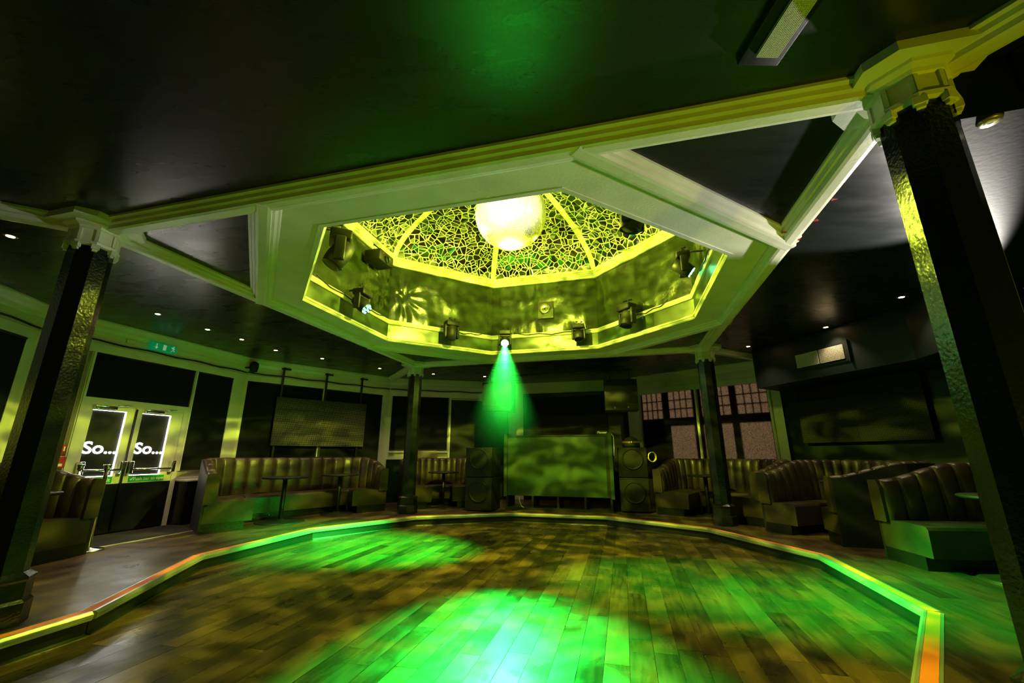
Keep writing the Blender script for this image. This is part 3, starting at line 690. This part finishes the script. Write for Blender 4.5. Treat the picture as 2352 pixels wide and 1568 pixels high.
# ================================================================== BANQUETTES
def sofa(aL, aR, rf, label, aLb=None, aRb=None, rb=5.93, depth=.5, hmid=1.03, hend=.84, seatz=.42, nsec=3, ch=.165, bulge=.02):
    """horseshoe banquette between two bearings, open toward the dance floor"""
    am = (aL+aR)/2; c0 = Vector((CX, CY, 0))
    def pol(r, a): a = radians(a); return Vector((CX+r*cos(a), CY+r*sin(a), 0))
    raw = [pol(rf, aL), pol(rb, aLb if aLb is not None else aL), pol(rb, aRb if aRb is not None else aR), pol(rf, aR)]
    # rounded outline
    def fillet(P, rad):
        out = [P[0]]
        for i in range(1, len(P)-1):
            a, b, c = P[i-1], P[i], P[i+1]; d0 = (a-b).normalized(); d1 = (c-b).normalized(); th = d0.angle(d1); L_ = rad/tan(th/2)
            p0, p1 = b+d0*L_, b+d1*L_; cen = b+(d0+d1).normalized()*(rad/sin(th/2))
            r0, r1 = p0-cen, p1-cen; an = r0.angle(r1); ax = r0.cross(r1).normalized()
            for q in range(13): out.append(cen+Matrix.Rotation(an*q/12, 3, ax) @ r0)
        return out+[P[-1]]
    path = fillet(raw, .66)
    ln = [0.]
    for i in range(len(path)-1): ln.append(ln[-1]+(path[i+1]-path[i]).length)
    LT = ln[-1]
    def at(s):
        s = min(max(s, 0), LT-1e-6)
        for i in range(len(ln)-1):
            if s <= ln[i+1]: q = (s-ln[i])/(ln[i+1]-ln[i]); p = path[i].lerp(path[i+1], q); break
        def dirn(s_):
            s_ = min(max(s_, 0), LT-1e-6)
            for i in range(len(ln)-1):
                if s_ <= ln[i+1]: return (path[i+1]-path[i]).normalized()
        t = (dirn(s-.04)+dirn(s+.04)).normalized(); return p, Vector((t.y, -t.x, 0)) if aL > aR else Vector((-t.y, t.x, 0))
    o = thing('banquette_sofa', label, 'sofa', pol(rb-.4, am))
    def ht(s): e = min(s, LT-s); q = min(1, e/.9); q = q*q*(3-2*q); return hend+(hmid-hend)*q
    n = max(6, round(LT/ch))
    # outer shell
    sh = MB(); vs = []; fs = []; K = 44
    for j in range(K+1):
        p, nn = at(LT*j/K); h = ht(LT*j/K)-.02
        for d, z in ((.0, .0), (.0, h), (.03, h), (.03, 0)): vs.append(p+nn*d+Vector((0, 0, z)))
    for j in range(K):
        for q in range(4): fs.append((j*4+q, j*4+(q+1) % 4, j*4+4+(q+1) % 4, j*4+4+q))
    fs += [(0, 1, 2, 3), (K*4+3, K*4+2, K*4+1, K*4)]
    sh.add(vs, fs).build('outer_shell', 'board', o)
    # back, one padded channel after the other
    for j in range(n):
        s0, s1 = LT*j/n+.002, LT*(j+1)/n-.002; vs = []; fs = []; NS = 5
        prof = [(.03, .0), (.0, .07), (.0, .35), (.02, .80), (.035, .94), (.06, .985), (.10, 1.0), (.14, .985)]
        for a in range(NS):
            q = a/(NS-1); s = s0+(s1-s0)*q; p, nn = at(s); h = ht(s); bul = bulge*(1-(2*q-1)**2)
            base = seatz-.04
            for (dp, f) in prof:
                z = base+(h-base)*f; d = .03+.15-dp*1.0+(bul if dp < .08 else bul*.4); d = max(d, .035)
                vs.append(p+nn*d+Vector((0, 0, z+(bul*.5 if f > .97 else 0))))
            vs.append(p+nn*.03+Vector((0, 0, h-.02))); vs.append(p+nn*.03+Vector((0, 0, base)))
        m_ = len(prof)+2
        for a in range(NS-1):
            for b in range(m_): fs.append((a*m_+b, a*m_+(b+1) % m_, (a+1)*m_+(b+1) % m_, (a+1)*m_+b))
        fs += [tuple(range(m_)), tuple(range(NS*m_-1, (NS-1)*m_-1, -1))]
        MB().add(vs, fs, None, True).build('back_channel', 'leather', o)
    # end caps of the back
    for s in (0.0, LT):
        p, nn = at(.02 if s == 0 else LT-.02); t = (path[0]-path[1]).normalized() if s == 0 else (path[-1]-path[-2]).normalized(); e = ht(0)
        q = path[0] if s == 0 else path[-1]; poly = [(.0, seatz-.02), (.17, seatz-.02), (.175, seatz), (.165, e*.9), (.13, e+.005), (.0, e-.005)]
        vs = [q+t*d+nn*x+Vector((0, 0, z)) for d in (.0, .035) for x, z in poly]; k = len(poly)
        MB().add(vs, [tuple(range(k)), tuple(range(2*k-1, k-1, -1))]+[(i, (i+1) % k, k+(i+1) % k, k+i) for i in range(k)]).build('back_end', 'leather', o)
    # seat sections
    for j in range(nsec):
        s0, s1 = LT*j/nsec+(.0 if j == 0 else .008), LT*(j+1)/nsec-(.0 if j == nsec-1 else .008); K = 14; vs = []; fs = []; bs = []; bf = []
        pr = [(.032, .13), (.18+depth, .13), (.18+depth+.008, seatz-.03), (.18+depth-.01, seatz-.004), (.18+depth-.05, seatz+.004), (.40, seatz+.010), (.17, seatz), (.032, seatz-.05)]
        for a in range(K+1):
            p, nn = at(s0+(s1-s0)*a/K)
            for d, z in pr: vs.append(p+nn*d+Vector((0, 0, z)))
            for d, z in ((.03, 0), (.08+depth, 0), (.08+depth, .135), (.03, .135)): bs.append(p+nn*d+Vector((0, 0, z)))
        m_ = len(pr)
        for a in range(K):
            for b in range(m_): fs.append((a*m_+b, a*m_+(b+1) % m_, (a+1)*m_+(b+1) % m_, (a+1)*m_+b))
            for b in range(4): bf.append((a*4+b, a*4+(b+1) % 4, a*4+4+(b+1) % 4, a*4+4+b))
        fs += [tuple(range(m_)), tuple(range((K+1)*m_-1, K*m_-1, -1))]; bf += [(0, 1, 2, 3), (K*4+3, K*4+2, K*4+1, K*4)]
        MB().add(vs, fs).build('seat', 'leather', o); MB().add(bs, bf).build('plinth', 'black', o)
    return o
sofa(164.5, 123.5, 4.72, 'long brown leather horseshoe sofa under the left mesh screen', 157.5, 124, hmid=1.06, ch=.245, bulge=.014)
sofa(119.0, 99.0, 4.6, 'brown leather horseshoe sofa between far left column and left bass speaker', depth=.40)
sofa(50.5, 24.5, 4.44, 'brown leather horseshoe sofa under the lit brown blinds', depth=.45)
sofa(22.5, 6.0, 4.2, 'brown leather horseshoe sofa under the right mesh screen', 22.5, -.8, depth=.34)
sofa(-2.2, -35, 4.2, 'brown leather horseshoe sofa behind the near right column', -3.0, -33, depth=.46, ch=.2, bulge=.014)
sofa(213, 179.5, 4.95, 'brown leather sofa at far left behind the near left column')

# ================================================================== TABLES, STANCHIONS
def table(loc, label, top=.36, base=.35):
    o = thing('pedestal_table', label, 'table', loc, 0, 'round pedestal tables')
    MB().lathe([(base, 0), (base, .008), (base-.03, .018), (.06, .03), (.045, .05)], 32).build('base', 'metalD', o, True)
    MB().lathe([(.036, .03), (.036, .70)], 16).build('pole', 'metalD', o, True)
    MB().lathe([(.05, .69), (.12, .705), (top-.015, .712), (top, .722), (top, .735), (top-.006, .74)], 40).build('top', 'plastic', o, True)
    return o
table((-4.0, 7.76, 0), 'round black table in front of the left part of the left sofa', .37, .39)
table((-3.42, 8.74, 0), 'round black table in front of the right part of the left sofa', .35, .3)
table((-1.56, 10.0, 0), 'round black table right of the far left column', .35, .3)
table((3.70, 8.40, 0), 'round black table left of the far right column', .32, .22)
table((4.90, 6.50, 0), 'round black table in the sofa under the right mesh screen', .3, .24)
table((4.72, 4.22, 0), 'round black table just left of the near right column', .36, .36)
table((-4.98, 4.50, 0), 'round black table behind the near left column', .3, .2)
def stanchion(loc, label):
    o = thing('rope_stanchion', label, 'stanchion', loc, 0, 'chrome rope stanchions')
    MB().lathe([(.155, 0), (.155, .012), (.14, .02), (.04, .03), (.03, .04)], 32).build('base', 'chrome', o, True)
    MB().lathe([(.022, .03), (.022, .95)], 16).build('post', 'chrome', o, True)
    MB().lathe([(.028, .93), (.03, .95), (.045, .985), (.04, .995), (.01, 1.0)], 16).build('cap', 'chrome', o, True)
stanchion((-5.10, 5.50, 0), 'chrome rope stanchion standing nearest, beside the far left sofa')
stanchion((-5.64, 5.70, 0), 'chrome rope stanchion standing half hidden behind the far left sofa')

# ================================================================== DJ BOOTH AND SPEAKERS
MB_ = Matrix.Translation(Vector((-.14, 9.5, 0))) @ Matrix.Rotation(atan2(-.29, .957), 4, 'Z')   # x along the front, y away
bo = thing('dj_booth', 'tall booth with glossy dark front panel on an open base', 'booth', MB_ @ Vector((1.12, .3, 0)))
MB().bevbox(.05, 2.22, 0, .03, .28, 1.49, .004, MB_).build('front_panel', 'booth', bo)
MB().box(-.02, .05, -.06, .5, .26, 1.56, MB_).build('side_wing', 'booth', bo); MB().box(2.22, 2.29, -.06, .5, .26, 1.56, MB_).build('side_wing', 'booth', bo)
MB().box(2.15, 2.22, -.03, .1, .28, 1.54, MB_).build('corner_post', 'board', bo)
MB().box(.05, 2.22, -.02, .55, 1.49, 1.52, MB_).build('top_ledge', 'board', bo)
MB().box(.0, 2.25, -.02, .55, 0, .05, MB_).build('base_board', 'board', bo)
for x in (.04, .6, 1.14, 1.70, 2.22): MB().box(x-.022, x+.022, -.01, .5, .05, .28, MB_).build('foot_post', 'board', bo)
pl = thing('media_player', 'small black media player standing on the right end of the booth', 'player', MB_ @ Vector((2.08, .15, 1.52)))
MB().bevbox(1.98, 2.22, .0, .3, 1.521, 1.60, .008, MB_).build('body', 'plastic', pl)
text_mesh('logo', 'Pioneer', .062, MB_ @ Matrix.Translation((2.1, -.002, 1.56)) @ Matrix.Rotation(pi/2, 4, 'X'), 'signW', pl, .0005, 1, .001, shear=.2)
tag(MB().tube([MB_ @ Vector(q) for q in ((.3, .02, .26), (.32, -.01, .16), (.36, -.03, .08), (.42, -.05, .052))], .006, 6).build('loose_wire', 'signW'), 'loose white wire hanging under the booth front', 'wire')
tag(MB().tube([MB_ @ Vector(q) for q in ((2.29, -.04, 1.53), (2.33, -.05, 1.48), (2.33, -.05, 1.25), (2.32, -.04, 1.1))], .008, 6).build('white_cable', 'signW'), 'white cable hanging down the right side of the booth', 'cable')
def sub(x0, x1, y0, y1, label):
    o = thing('bass_speaker', label, 'speaker', MB_ @ Vector(((x0+x1)/2, (y0+y1)/2, 0)), 0, 'stacked bass speakers either side of the booth')
    for z0, z1 in ((.02, .66), (.67, 1.26)):
        c = MB().bevbox(x0, x1, y0, y1, z0, z1, .012, MB_).build('cabinet', 'plastic', o); xm = (x0+x1)/2
        MB().box(x0+.02, x1-.02, y0-.004, y0, z0+.02, z0+.028, MB_).box(x0+.02, x1-.02, y0-.004, y0, z1-.028, z1-.02, MB_).box(x0+.02, x0+.028, y0-.004, y0, z0+.02, z1-.02, MB_).box(x1-.028, x1-.02, y0-.004, y0, z0+.02, z1-.02, MB_).build('grille_frame', 'metalD', c)
        R_ = MB_ @ Matrix.Translation((xm, y0-.003, z0+.36)) @ Matrix.Rotation(pi/2, 4, 'X')
        MB().lathe([(.21, 0), (.215, .01), (.19, .008), (.17, -.01), (.06, -.05), (.055, -.03), (.0, -.02)], 28, R_, cap=False).build('woofer', 'plastic', c)
        pt = MB()
        for q in (-.16, 0, .16): pt.lathe([(.06, -.03), (.06, .004), (.068, .004), (.068, 0)], 18, MB_ @ Matrix.Translation((xm+q, y0-.003, z0+.1)) @ Matrix.Rotation(pi/2, 4, 'X'), cap=False)
        pt.build('port', 'plastic', c)
    hd = MB().bevbox(x1, x1+.006, (y0+y1)/2-.06, (y0+y1)/2+.06, .9, 1.1, .002, MB_).build('side_handle', 'metalD', o); return o
sub(-.70, -.12, -.56, .0, 'stack of black bass speakers left of the booth'); sub(2.38, 2.96, .16, .66, 'stack of black bass speakers right of the booth')
def hung(x0, x1, y, z0, z1, label):
    o = thing('hanging_speaker', label, 'speaker', ((x0+x1)/2, y, z0)); R_ = Matrix.Translation(((x0+x1)/2, y, 0)) @ Matrix.Rotation(-.2, 4, 'Z'); h = (x1-x0)/2
    MB().bevbox(-h, h, 0, .45, z0, z1, .015, R_).build('cabinet', 'plastic', o)
    MB().box(-.008, .008, -.006, 0, z0+.13, z1-.01, R_).box(-h, h, -.005, 0, z0+.13, z0+.14, R_).build('grille_seam', 'metalD', o)
    for x in (-h*.4, h*.4): MB().lathe([(.02, 0), (.02, .008), (.012, .008), (.012, .002)], 14, R_ @ Matrix.Translation((x, 0, z0+.07)) @ Matrix.Rotation(pi/2, 4, 'X'), cap=False).build('port_ring', 'chrome', o)
    b = MB()
    for x in (-h*.6, h*.6): b.tube([R_ @ Vector((x, .2, z1)), R_ @ Vector((x, .2, ZC))], .012, 6)
    b.box(-h*.8, h*.8, .16, .24, z1, z1+.03, R_); b.build('bracket', 'metalD', o)
hung(-.66, .0, 9.1, 2.02, 2.66, 'black speaker hanging from the ceiling above the left bass speakers'); hung(2.0, 2.70, 9.0, 2.03, 2.70, 'black speaker hanging from the ceiling above the right bass speakers')
tag(MB().tube([(.0, 9.4, 2.86), (2.6, 8.95, 2.90)], .022, 8).build('lighting_bar', 'metalD'), 'dark horizontal bar under the ceiling between the hanging speakers', 'bar')
hl = thing('black_cap', 'black rounded cap with gold emblem on the right bass speakers', 'cap', MB_ @ Vector((2.66, .35, 1.262)))
MB().lathe([(.18, 0), (.185, .04), (.17, .11), (.12, .18), (.05, .215), (.0, .222)], 24).build('crown', 'plastic', hl, True)
MB().lathe([(.178, .085), (.185, .09), (.172, .125), (.166, .12)], 24, None, 0, True, False).build('gold_band', 'gold', hl, True)
MB().lathe([(.03, 0), (.024, .02)], 12, Matrix.Translation((-.03, -.175, .10)) @ Matrix.Rotation(pi/2, 4, 'X')).build('emblem', 'gold', hl, True)
tag(MB().lathe([(.088, -.025), (.10, -.025), (.10, .025), (.088, .025), (.088, -.025)], 24, Matrix.Translation((2.86, 8.86, 1.07)) @ Matrix.Rotation(.3, 4, 'Z') @ Matrix.Rotation(pi/2, 4, 'X'), cap=False).build('tape_roll', 'tape'), 'yellow roll of tape hung on the sofa arm beside the right bass speakers', 'tape roll')
m = MF(90); tag(MB().bevbox(1.98, 2.5, .09, .11, 1.03, 1.21, .006, m).build('metal_plate', 'steel'), 'brushed metal plate propped on the sill beside the far left column', 'plate')

# ================================================================== DOWNLIGHTS
DL = [((-4.52, 3.39), 'lit ceiling spotlight left of the near left column'), ((-4.96, 5.55), 'lit ceiling spotlight nearest the exit sign'), ((-4.79, 6.3), 'second lit ceiling spotlight from the exit sign'),
 ((-4.62, 6.89), 'third lit ceiling spotlight from the exit sign'), ((-4.46, 7.66), 'fourth lit ceiling spotlight from the exit sign'), ((-3.89, 8.36), 'fifth lit ceiling spotlight from the exit sign'),
 ((-3.02, 9.38), 'lit ceiling spotlight just left of the far left column'), ((-1.92, 10.07), 'faint ceiling spotlight right of the far left column'), ((-.69, 10.41), 'lit ceiling spotlight above the left hanging speaker'),
 ((4.87, 4.9), 'lit ceiling spotlight nearest the right column'), ((4.85, 6.18), 'lit ceiling spotlight above the pale air grille'), ((4.30, 7.37), 'lit ceiling spotlight beside the left end of the bulkhead')]
for (x, y), lab in DL:
    o = thing('ceiling_spotlight', lab, 'light', (x, y, ZC), 0, 'warm recessed ceiling spotlights')
    MB().lathe([(.03, -.004), (.045, -.008), (.05, 0)], 20).build('bezel', 'steel', o, True)
    MB().lathe([(.0, -.004), (.028, -.006), (.03, -.003)], 16, cap=False).build('bulb', 'bulb', o, True)
    d = bpy.data.lights.new('spotlight_glow', 'SPOT'); d.energy = 42; d.color = WARM; d.spot_size = radians(100); d.spot_blend = .8; d.shadow_soft_size = .03
    l = bpy.data.objects.new('spotlight_glow', d); COL.objects.link(l); l.location = (x, y, ZC-.02)
# ceiling grille unit near the camera
cg = thing('ceiling_grille', 'long perforated grille set in a dark box on the near ceiling', 'vent', (1.2, 1.2, ZC))
Rg = Matrix.Translation((1.23, 1.6, 0)) @ Matrix.Rotation(.02, 4, 'Z')
MB().bevbox(-.11, .09, -1.0, .05, 2.985, ZC, .004, Rg).build('housing', 'wallD', cg)
g = MB()
for i in range(14): x = -.05+.1*i/13; g.box(x-.0022, x+.0022, -.95, -.01, 2.968, 2.974, Rg)
for i in range(120): y = -.95+.94*i/119; g.box(-.052, .052, y-.0018, y+.0018, 2.969, 2.975, Rg)
g.box(-.052, .052, -.95, -.01, 2.976, 2.986, Rg); g.build('grille', 'grille', cg)
for (u, v), r, wh in zip(((2.99, -1.9), (2.985, -1.6), (2.97, -1.28), (2.80, -1.45)), (0, .6, 1.2, .3), ('nearest the right column', 'second from the right column', 'third from the right column', 'on the inner edge of the beam')):
    tag(MB().add([(-.025, -.015, 0), (.025, -.01, 0), (.0, .025, .004), (-.025, -.015, .002), (.025, -.01, .002), (.0, .025, .006)], [(0, 1, 2), (3, 4, 5), (0, 1, 4, 3), (1, 2, 5, 4), (2, 0, 3, 5)], Matrix.Translation(Lw(u, v, 2.958)) @ Matrix.Rotation(r, 4, 'Z')).build('paper_scrap', 'red'), 'tiny red paper scrap stuck to the right beam, '+wh, 'scrap', 'red paper scraps on the right beam')

# ================================================================== STAGE LIGHTS IN THE DRUM
def mover(loc, rz, tilt, label, sc=1., leds=None, wall=None):
    """moving head: base box hung from the rail, yoke and tilting head"""
    o = thing('moving_head_light', label, 'stage light', loc, rz, 'moving head lights around the drum'); o.scale = (sc, sc, sc)
    MB().bevbox(-.13, .13, -.10, .10, .13, .23, .02).build('base', 'plastic', o, True)
    MB().tube([(-.05, 0, .22), (-.05, 0, .30), (-.02, .05, .31)], .012, 6).tube([(.06, 0, .22), (.06, .0, .29), (.08, .05, .30)], .012, 6).box(-.09, .09, .0, .04, .22, .245).build('clamp', 'metalD', o, True)
    MB().tube([(0, .08, .26), (0, .42, .24)], .016, 6).build('fixing_arm', 'metalD', o, True)
    for s in (-1, 1): MB().bevbox(s*.125-.022, s*.125+.022, -.05, .05, -.10, .15, .015).build('yoke_arm', 'plastic', o, True)
    MB().box(-.13, .13, -.04, .04, .10, .14).build('yoke_bridge', 'plastic', o, True)
    T = Matrix.Rotation(tilt, 4, 'X')
    h = MB().lathe([(.05, .15), (.085, .14), (.10, .06), (.104, -.04), (.092, -.12), (.085, -.125)], 20, T).build('head', 'plastic', o, True)
    MB().lathe([(.0, -.118), (.06, -.124), (.084, -.127), (.088, -.133), (.092, -.127)], 20, T, cap=False).build('lens', 'metalD', h, True)
    if leds:
        for r, n in ((0, 1), (.038, 6), (.066, 8)) if leds == 'x' else ((.028, 3), (.064, 7)):
            for q in range(n):
                a = 2*pi*q/n+.3; MB().lathe([(.0135, -.128), (.0135, -.139), (.006, -.142)], 10, T @ Matrix.Translation((r*cos(a), r*sin(a), 0))).build('led', 'ledx' if leds == 'x' else 'ledg', h, True)
    return o
def drumpt(i, s, inset, z):   # on drum wall i, s metres along from vertex i
    A, B = octp(i, AP, 0), octp(i+1, AP, 0); t = (B-A).normalized(); nn = Vector((-t.y, t.x, 0)); p = A+t*s+nn*inset
    return Vector((p.x, p.y, z)), atan2(-nn.x, nn.y)+pi   # rz so that local +y points to the wall
def put(i, s, z, tilt, label, sc=1., leds=None, inset=.24):
    p, rz = drumpt(i, s, inset, z); return mover(p, rz, tilt, label, sc, leds)
p7 = Vector((-2.10, 4.62, 3.45)); mover(p7, 2.0, .5, 'large black moving head light at the left of the drum', 1.25)
put(6, 1.14, 3.24, -.85, 'moving head light with green glowing diodes on the left of the drum', .95, 'g')
put(5, .97, 3.24, .15, 'black moving head light on the far left side of the drum', .95)
o5 = mover(G5, 0, -.9, 'blazing green moving head light in the middle of the far drum side', .85, 'x')
put(4, .33, 3.22, -.4, 'small black moving head light right of the blazing green one', .85)
put(3, 1.07, 3.26, -.3, 'black moving head light on the far right side of the drum', 1.05)
put(2, 1.13, 3.40, .9, 'moving head light with green diodes at the right of the drum', .85, 'g')
mover((1.255, 3.87, 3.52), .9, .25, 'black moving head light hung before the mosaic at upper right', 1.2)
bx_, rz = drumpt(6, .75, .2, 4.15); pj = thing('effect_projector', 'small black box projector under the left edge of the dome', 'projector', bx_, rz)
MB().bevbox(-.2, .2, -.14, .14, -.09, .09, .015).build('body', 'plastic', pj, True); MB().lathe([(.06, 0), (.065, .03), (.05, .03), (.045, .01)], 18, Matrix.Translation((0, -.14, -.02)) @ Matrix.Rotation(pi/2, 4, 'X'), cap=False).build('lens', 'metalD', pj, True)
MB().tube([(-.15, 0, .09), (-.15, .02, .2), (.15, .02, .2), (.15, 0, .09)], .01, 6).build('bracket', 'metalD', pj, True); MB().box(-.12, -.09, -.143, -.138, .04, .05).build('display', 'red', pj, True)
bx_, rz = drumpt(4, .96, .035, 3.82); nl = thing('drape_window', 'square opening in the drape with a chrome lamp inside', 'lamp', bx_, rz)
MB().box(-.15, .15, .0, .015, -.17, .17).build('opening', 'plastic', nl, True)
MB().lathe([(.11, 0), (.105, .03), (.07, .035), (.02, .02)], 20, Matrix.Translation((-.02, -.005, .02)) @ Matrix.Rotation(pi/2, 4, 'X'), cap=False).build('reflector', 'chrome', nl, True)
MB().prism([(-.15, -.17), (.15, -.17), (.15, .05)], -.0, .012, Matrix.Rotation(pi/2, 4, 'X') @ Matrix.Translation((0, 0, .012))).build('loose_flap', 'vinyl', nl, True)
for i, s0, s1 in ((6, .1, 1.9), (5, .2, 1.1), (3, .4, 1.3), (2, .3, 1.3), (4, .1, 1.6)):
    pts = [drumpt(i, s0+(s1-s0)*q/12, .05, 3.40-.05*sin(pi*q/12)-.03*sin(pi*q/4)**2)[0] for q in range(13)]
    tag(MB().tube(pts, .008, 5).build('drum_cable', 'plastic'), {6: 'black cable sagging along the left rail of the drum', 5: 'black cable sagging along the far left rail of the drum', 3: 'black cable sagging along the far right rail of the drum', 2: 'black cable sagging along the right rail of the drum', 4: 'black cable sagging along the far rail of the drum'}[i], 'cable')

# ================================================================== HAZE IN THE GREEN BEAM
hz = bpy.data.materials.new('thin_haze'); hz.use_nodes = True; nt = hz.node_tree; nt.nodes.remove(nt.nodes['Principled BSDF'])
vs_ = nt.nodes.new('ShaderNodeVolumeScatter'); vs_.inputs['Anisotropy'].default_value = .2
nt.links.new(vs_.outputs[0], nt.nodes['Material Output'].inputs['Volume'])
ge = nt.nodes.new('ShaderNodeTexCoord')
def nd(t, op, *ins):
    n = nt.nodes.new(t); n.operation = op
    for k, v in enumerate(ins):
        if hasattr(v, 'is_output'): nt.links.new(v, n.inputs[k])
        else: n.inputs[k].default_value = v
    return n
ax = A5-G5; a0 = G5+ax.normalized()*.2; q = ax.to_track_quat('Z', 'Y').to_matrix().to_4x4(); hl_ = 3.4; aw = ax.normalized()
HZ_ = Matrix.Translation(a0) @ q
# haze density is tapered along and across so the lit beam fades out
sp_ = nt.nodes.new('ShaderNodeSeparateXYZ'); nt.links.new(ge.outputs['Object'], sp_.inputs[0])
tz = sp_.outputs[2]
rr = nd('ShaderNodeMath', 'SQRT', nd('ShaderNodeMath', 'ADD', nd('ShaderNodeMath', 'MULTIPLY', sp_.outputs[0], sp_.outputs[0]).outputs[0], nd('ShaderNodeMath', 'MULTIPLY', sp_.outputs[1], sp_.outputs[1]).outputs[0]).outputs[0]).outputs[0]
fr_ = nd('ShaderNodeMath', 'DIVIDE', rr, nd('ShaderNodeMath', 'MULTIPLY_ADD', tz, .15, .03).outputs[0]).outputs[0]
a_ = nd('ShaderNodeMath', 'MAXIMUM', nd('ShaderNodeMath', 'SUBTRACT', 1., fr_).outputs[0], 0.).outputs[0]
b_ = nd('ShaderNodeMath', 'MAXIMUM', nd('ShaderNodeMath', 'MULTIPLY_ADD', tz, -1/3.3, 1.).outputs[0], 0.).outputs[0]
de = nd('ShaderNodeMath', 'MULTIPLY', nd('ShaderNodeMath', 'POWER', a_, 1.5).outputs[0], nd('ShaderNodeMath', 'POWER', b_, 1.6).outputs[0]).outputs[0]
nt.links.new(nd('ShaderNodeMath', 'MULTIPLY', de, .30).outputs[0], vs_.inputs['Density'])
hob = MB().lathe([(.03, .0), (.15*hl_+.03, hl_)], 24).build('haze', hz)
hob.matrix_world = HZ_
tag(hob, 'thin haze lit green in the beam of the blazing stage light', 'haze', kind='stuff')
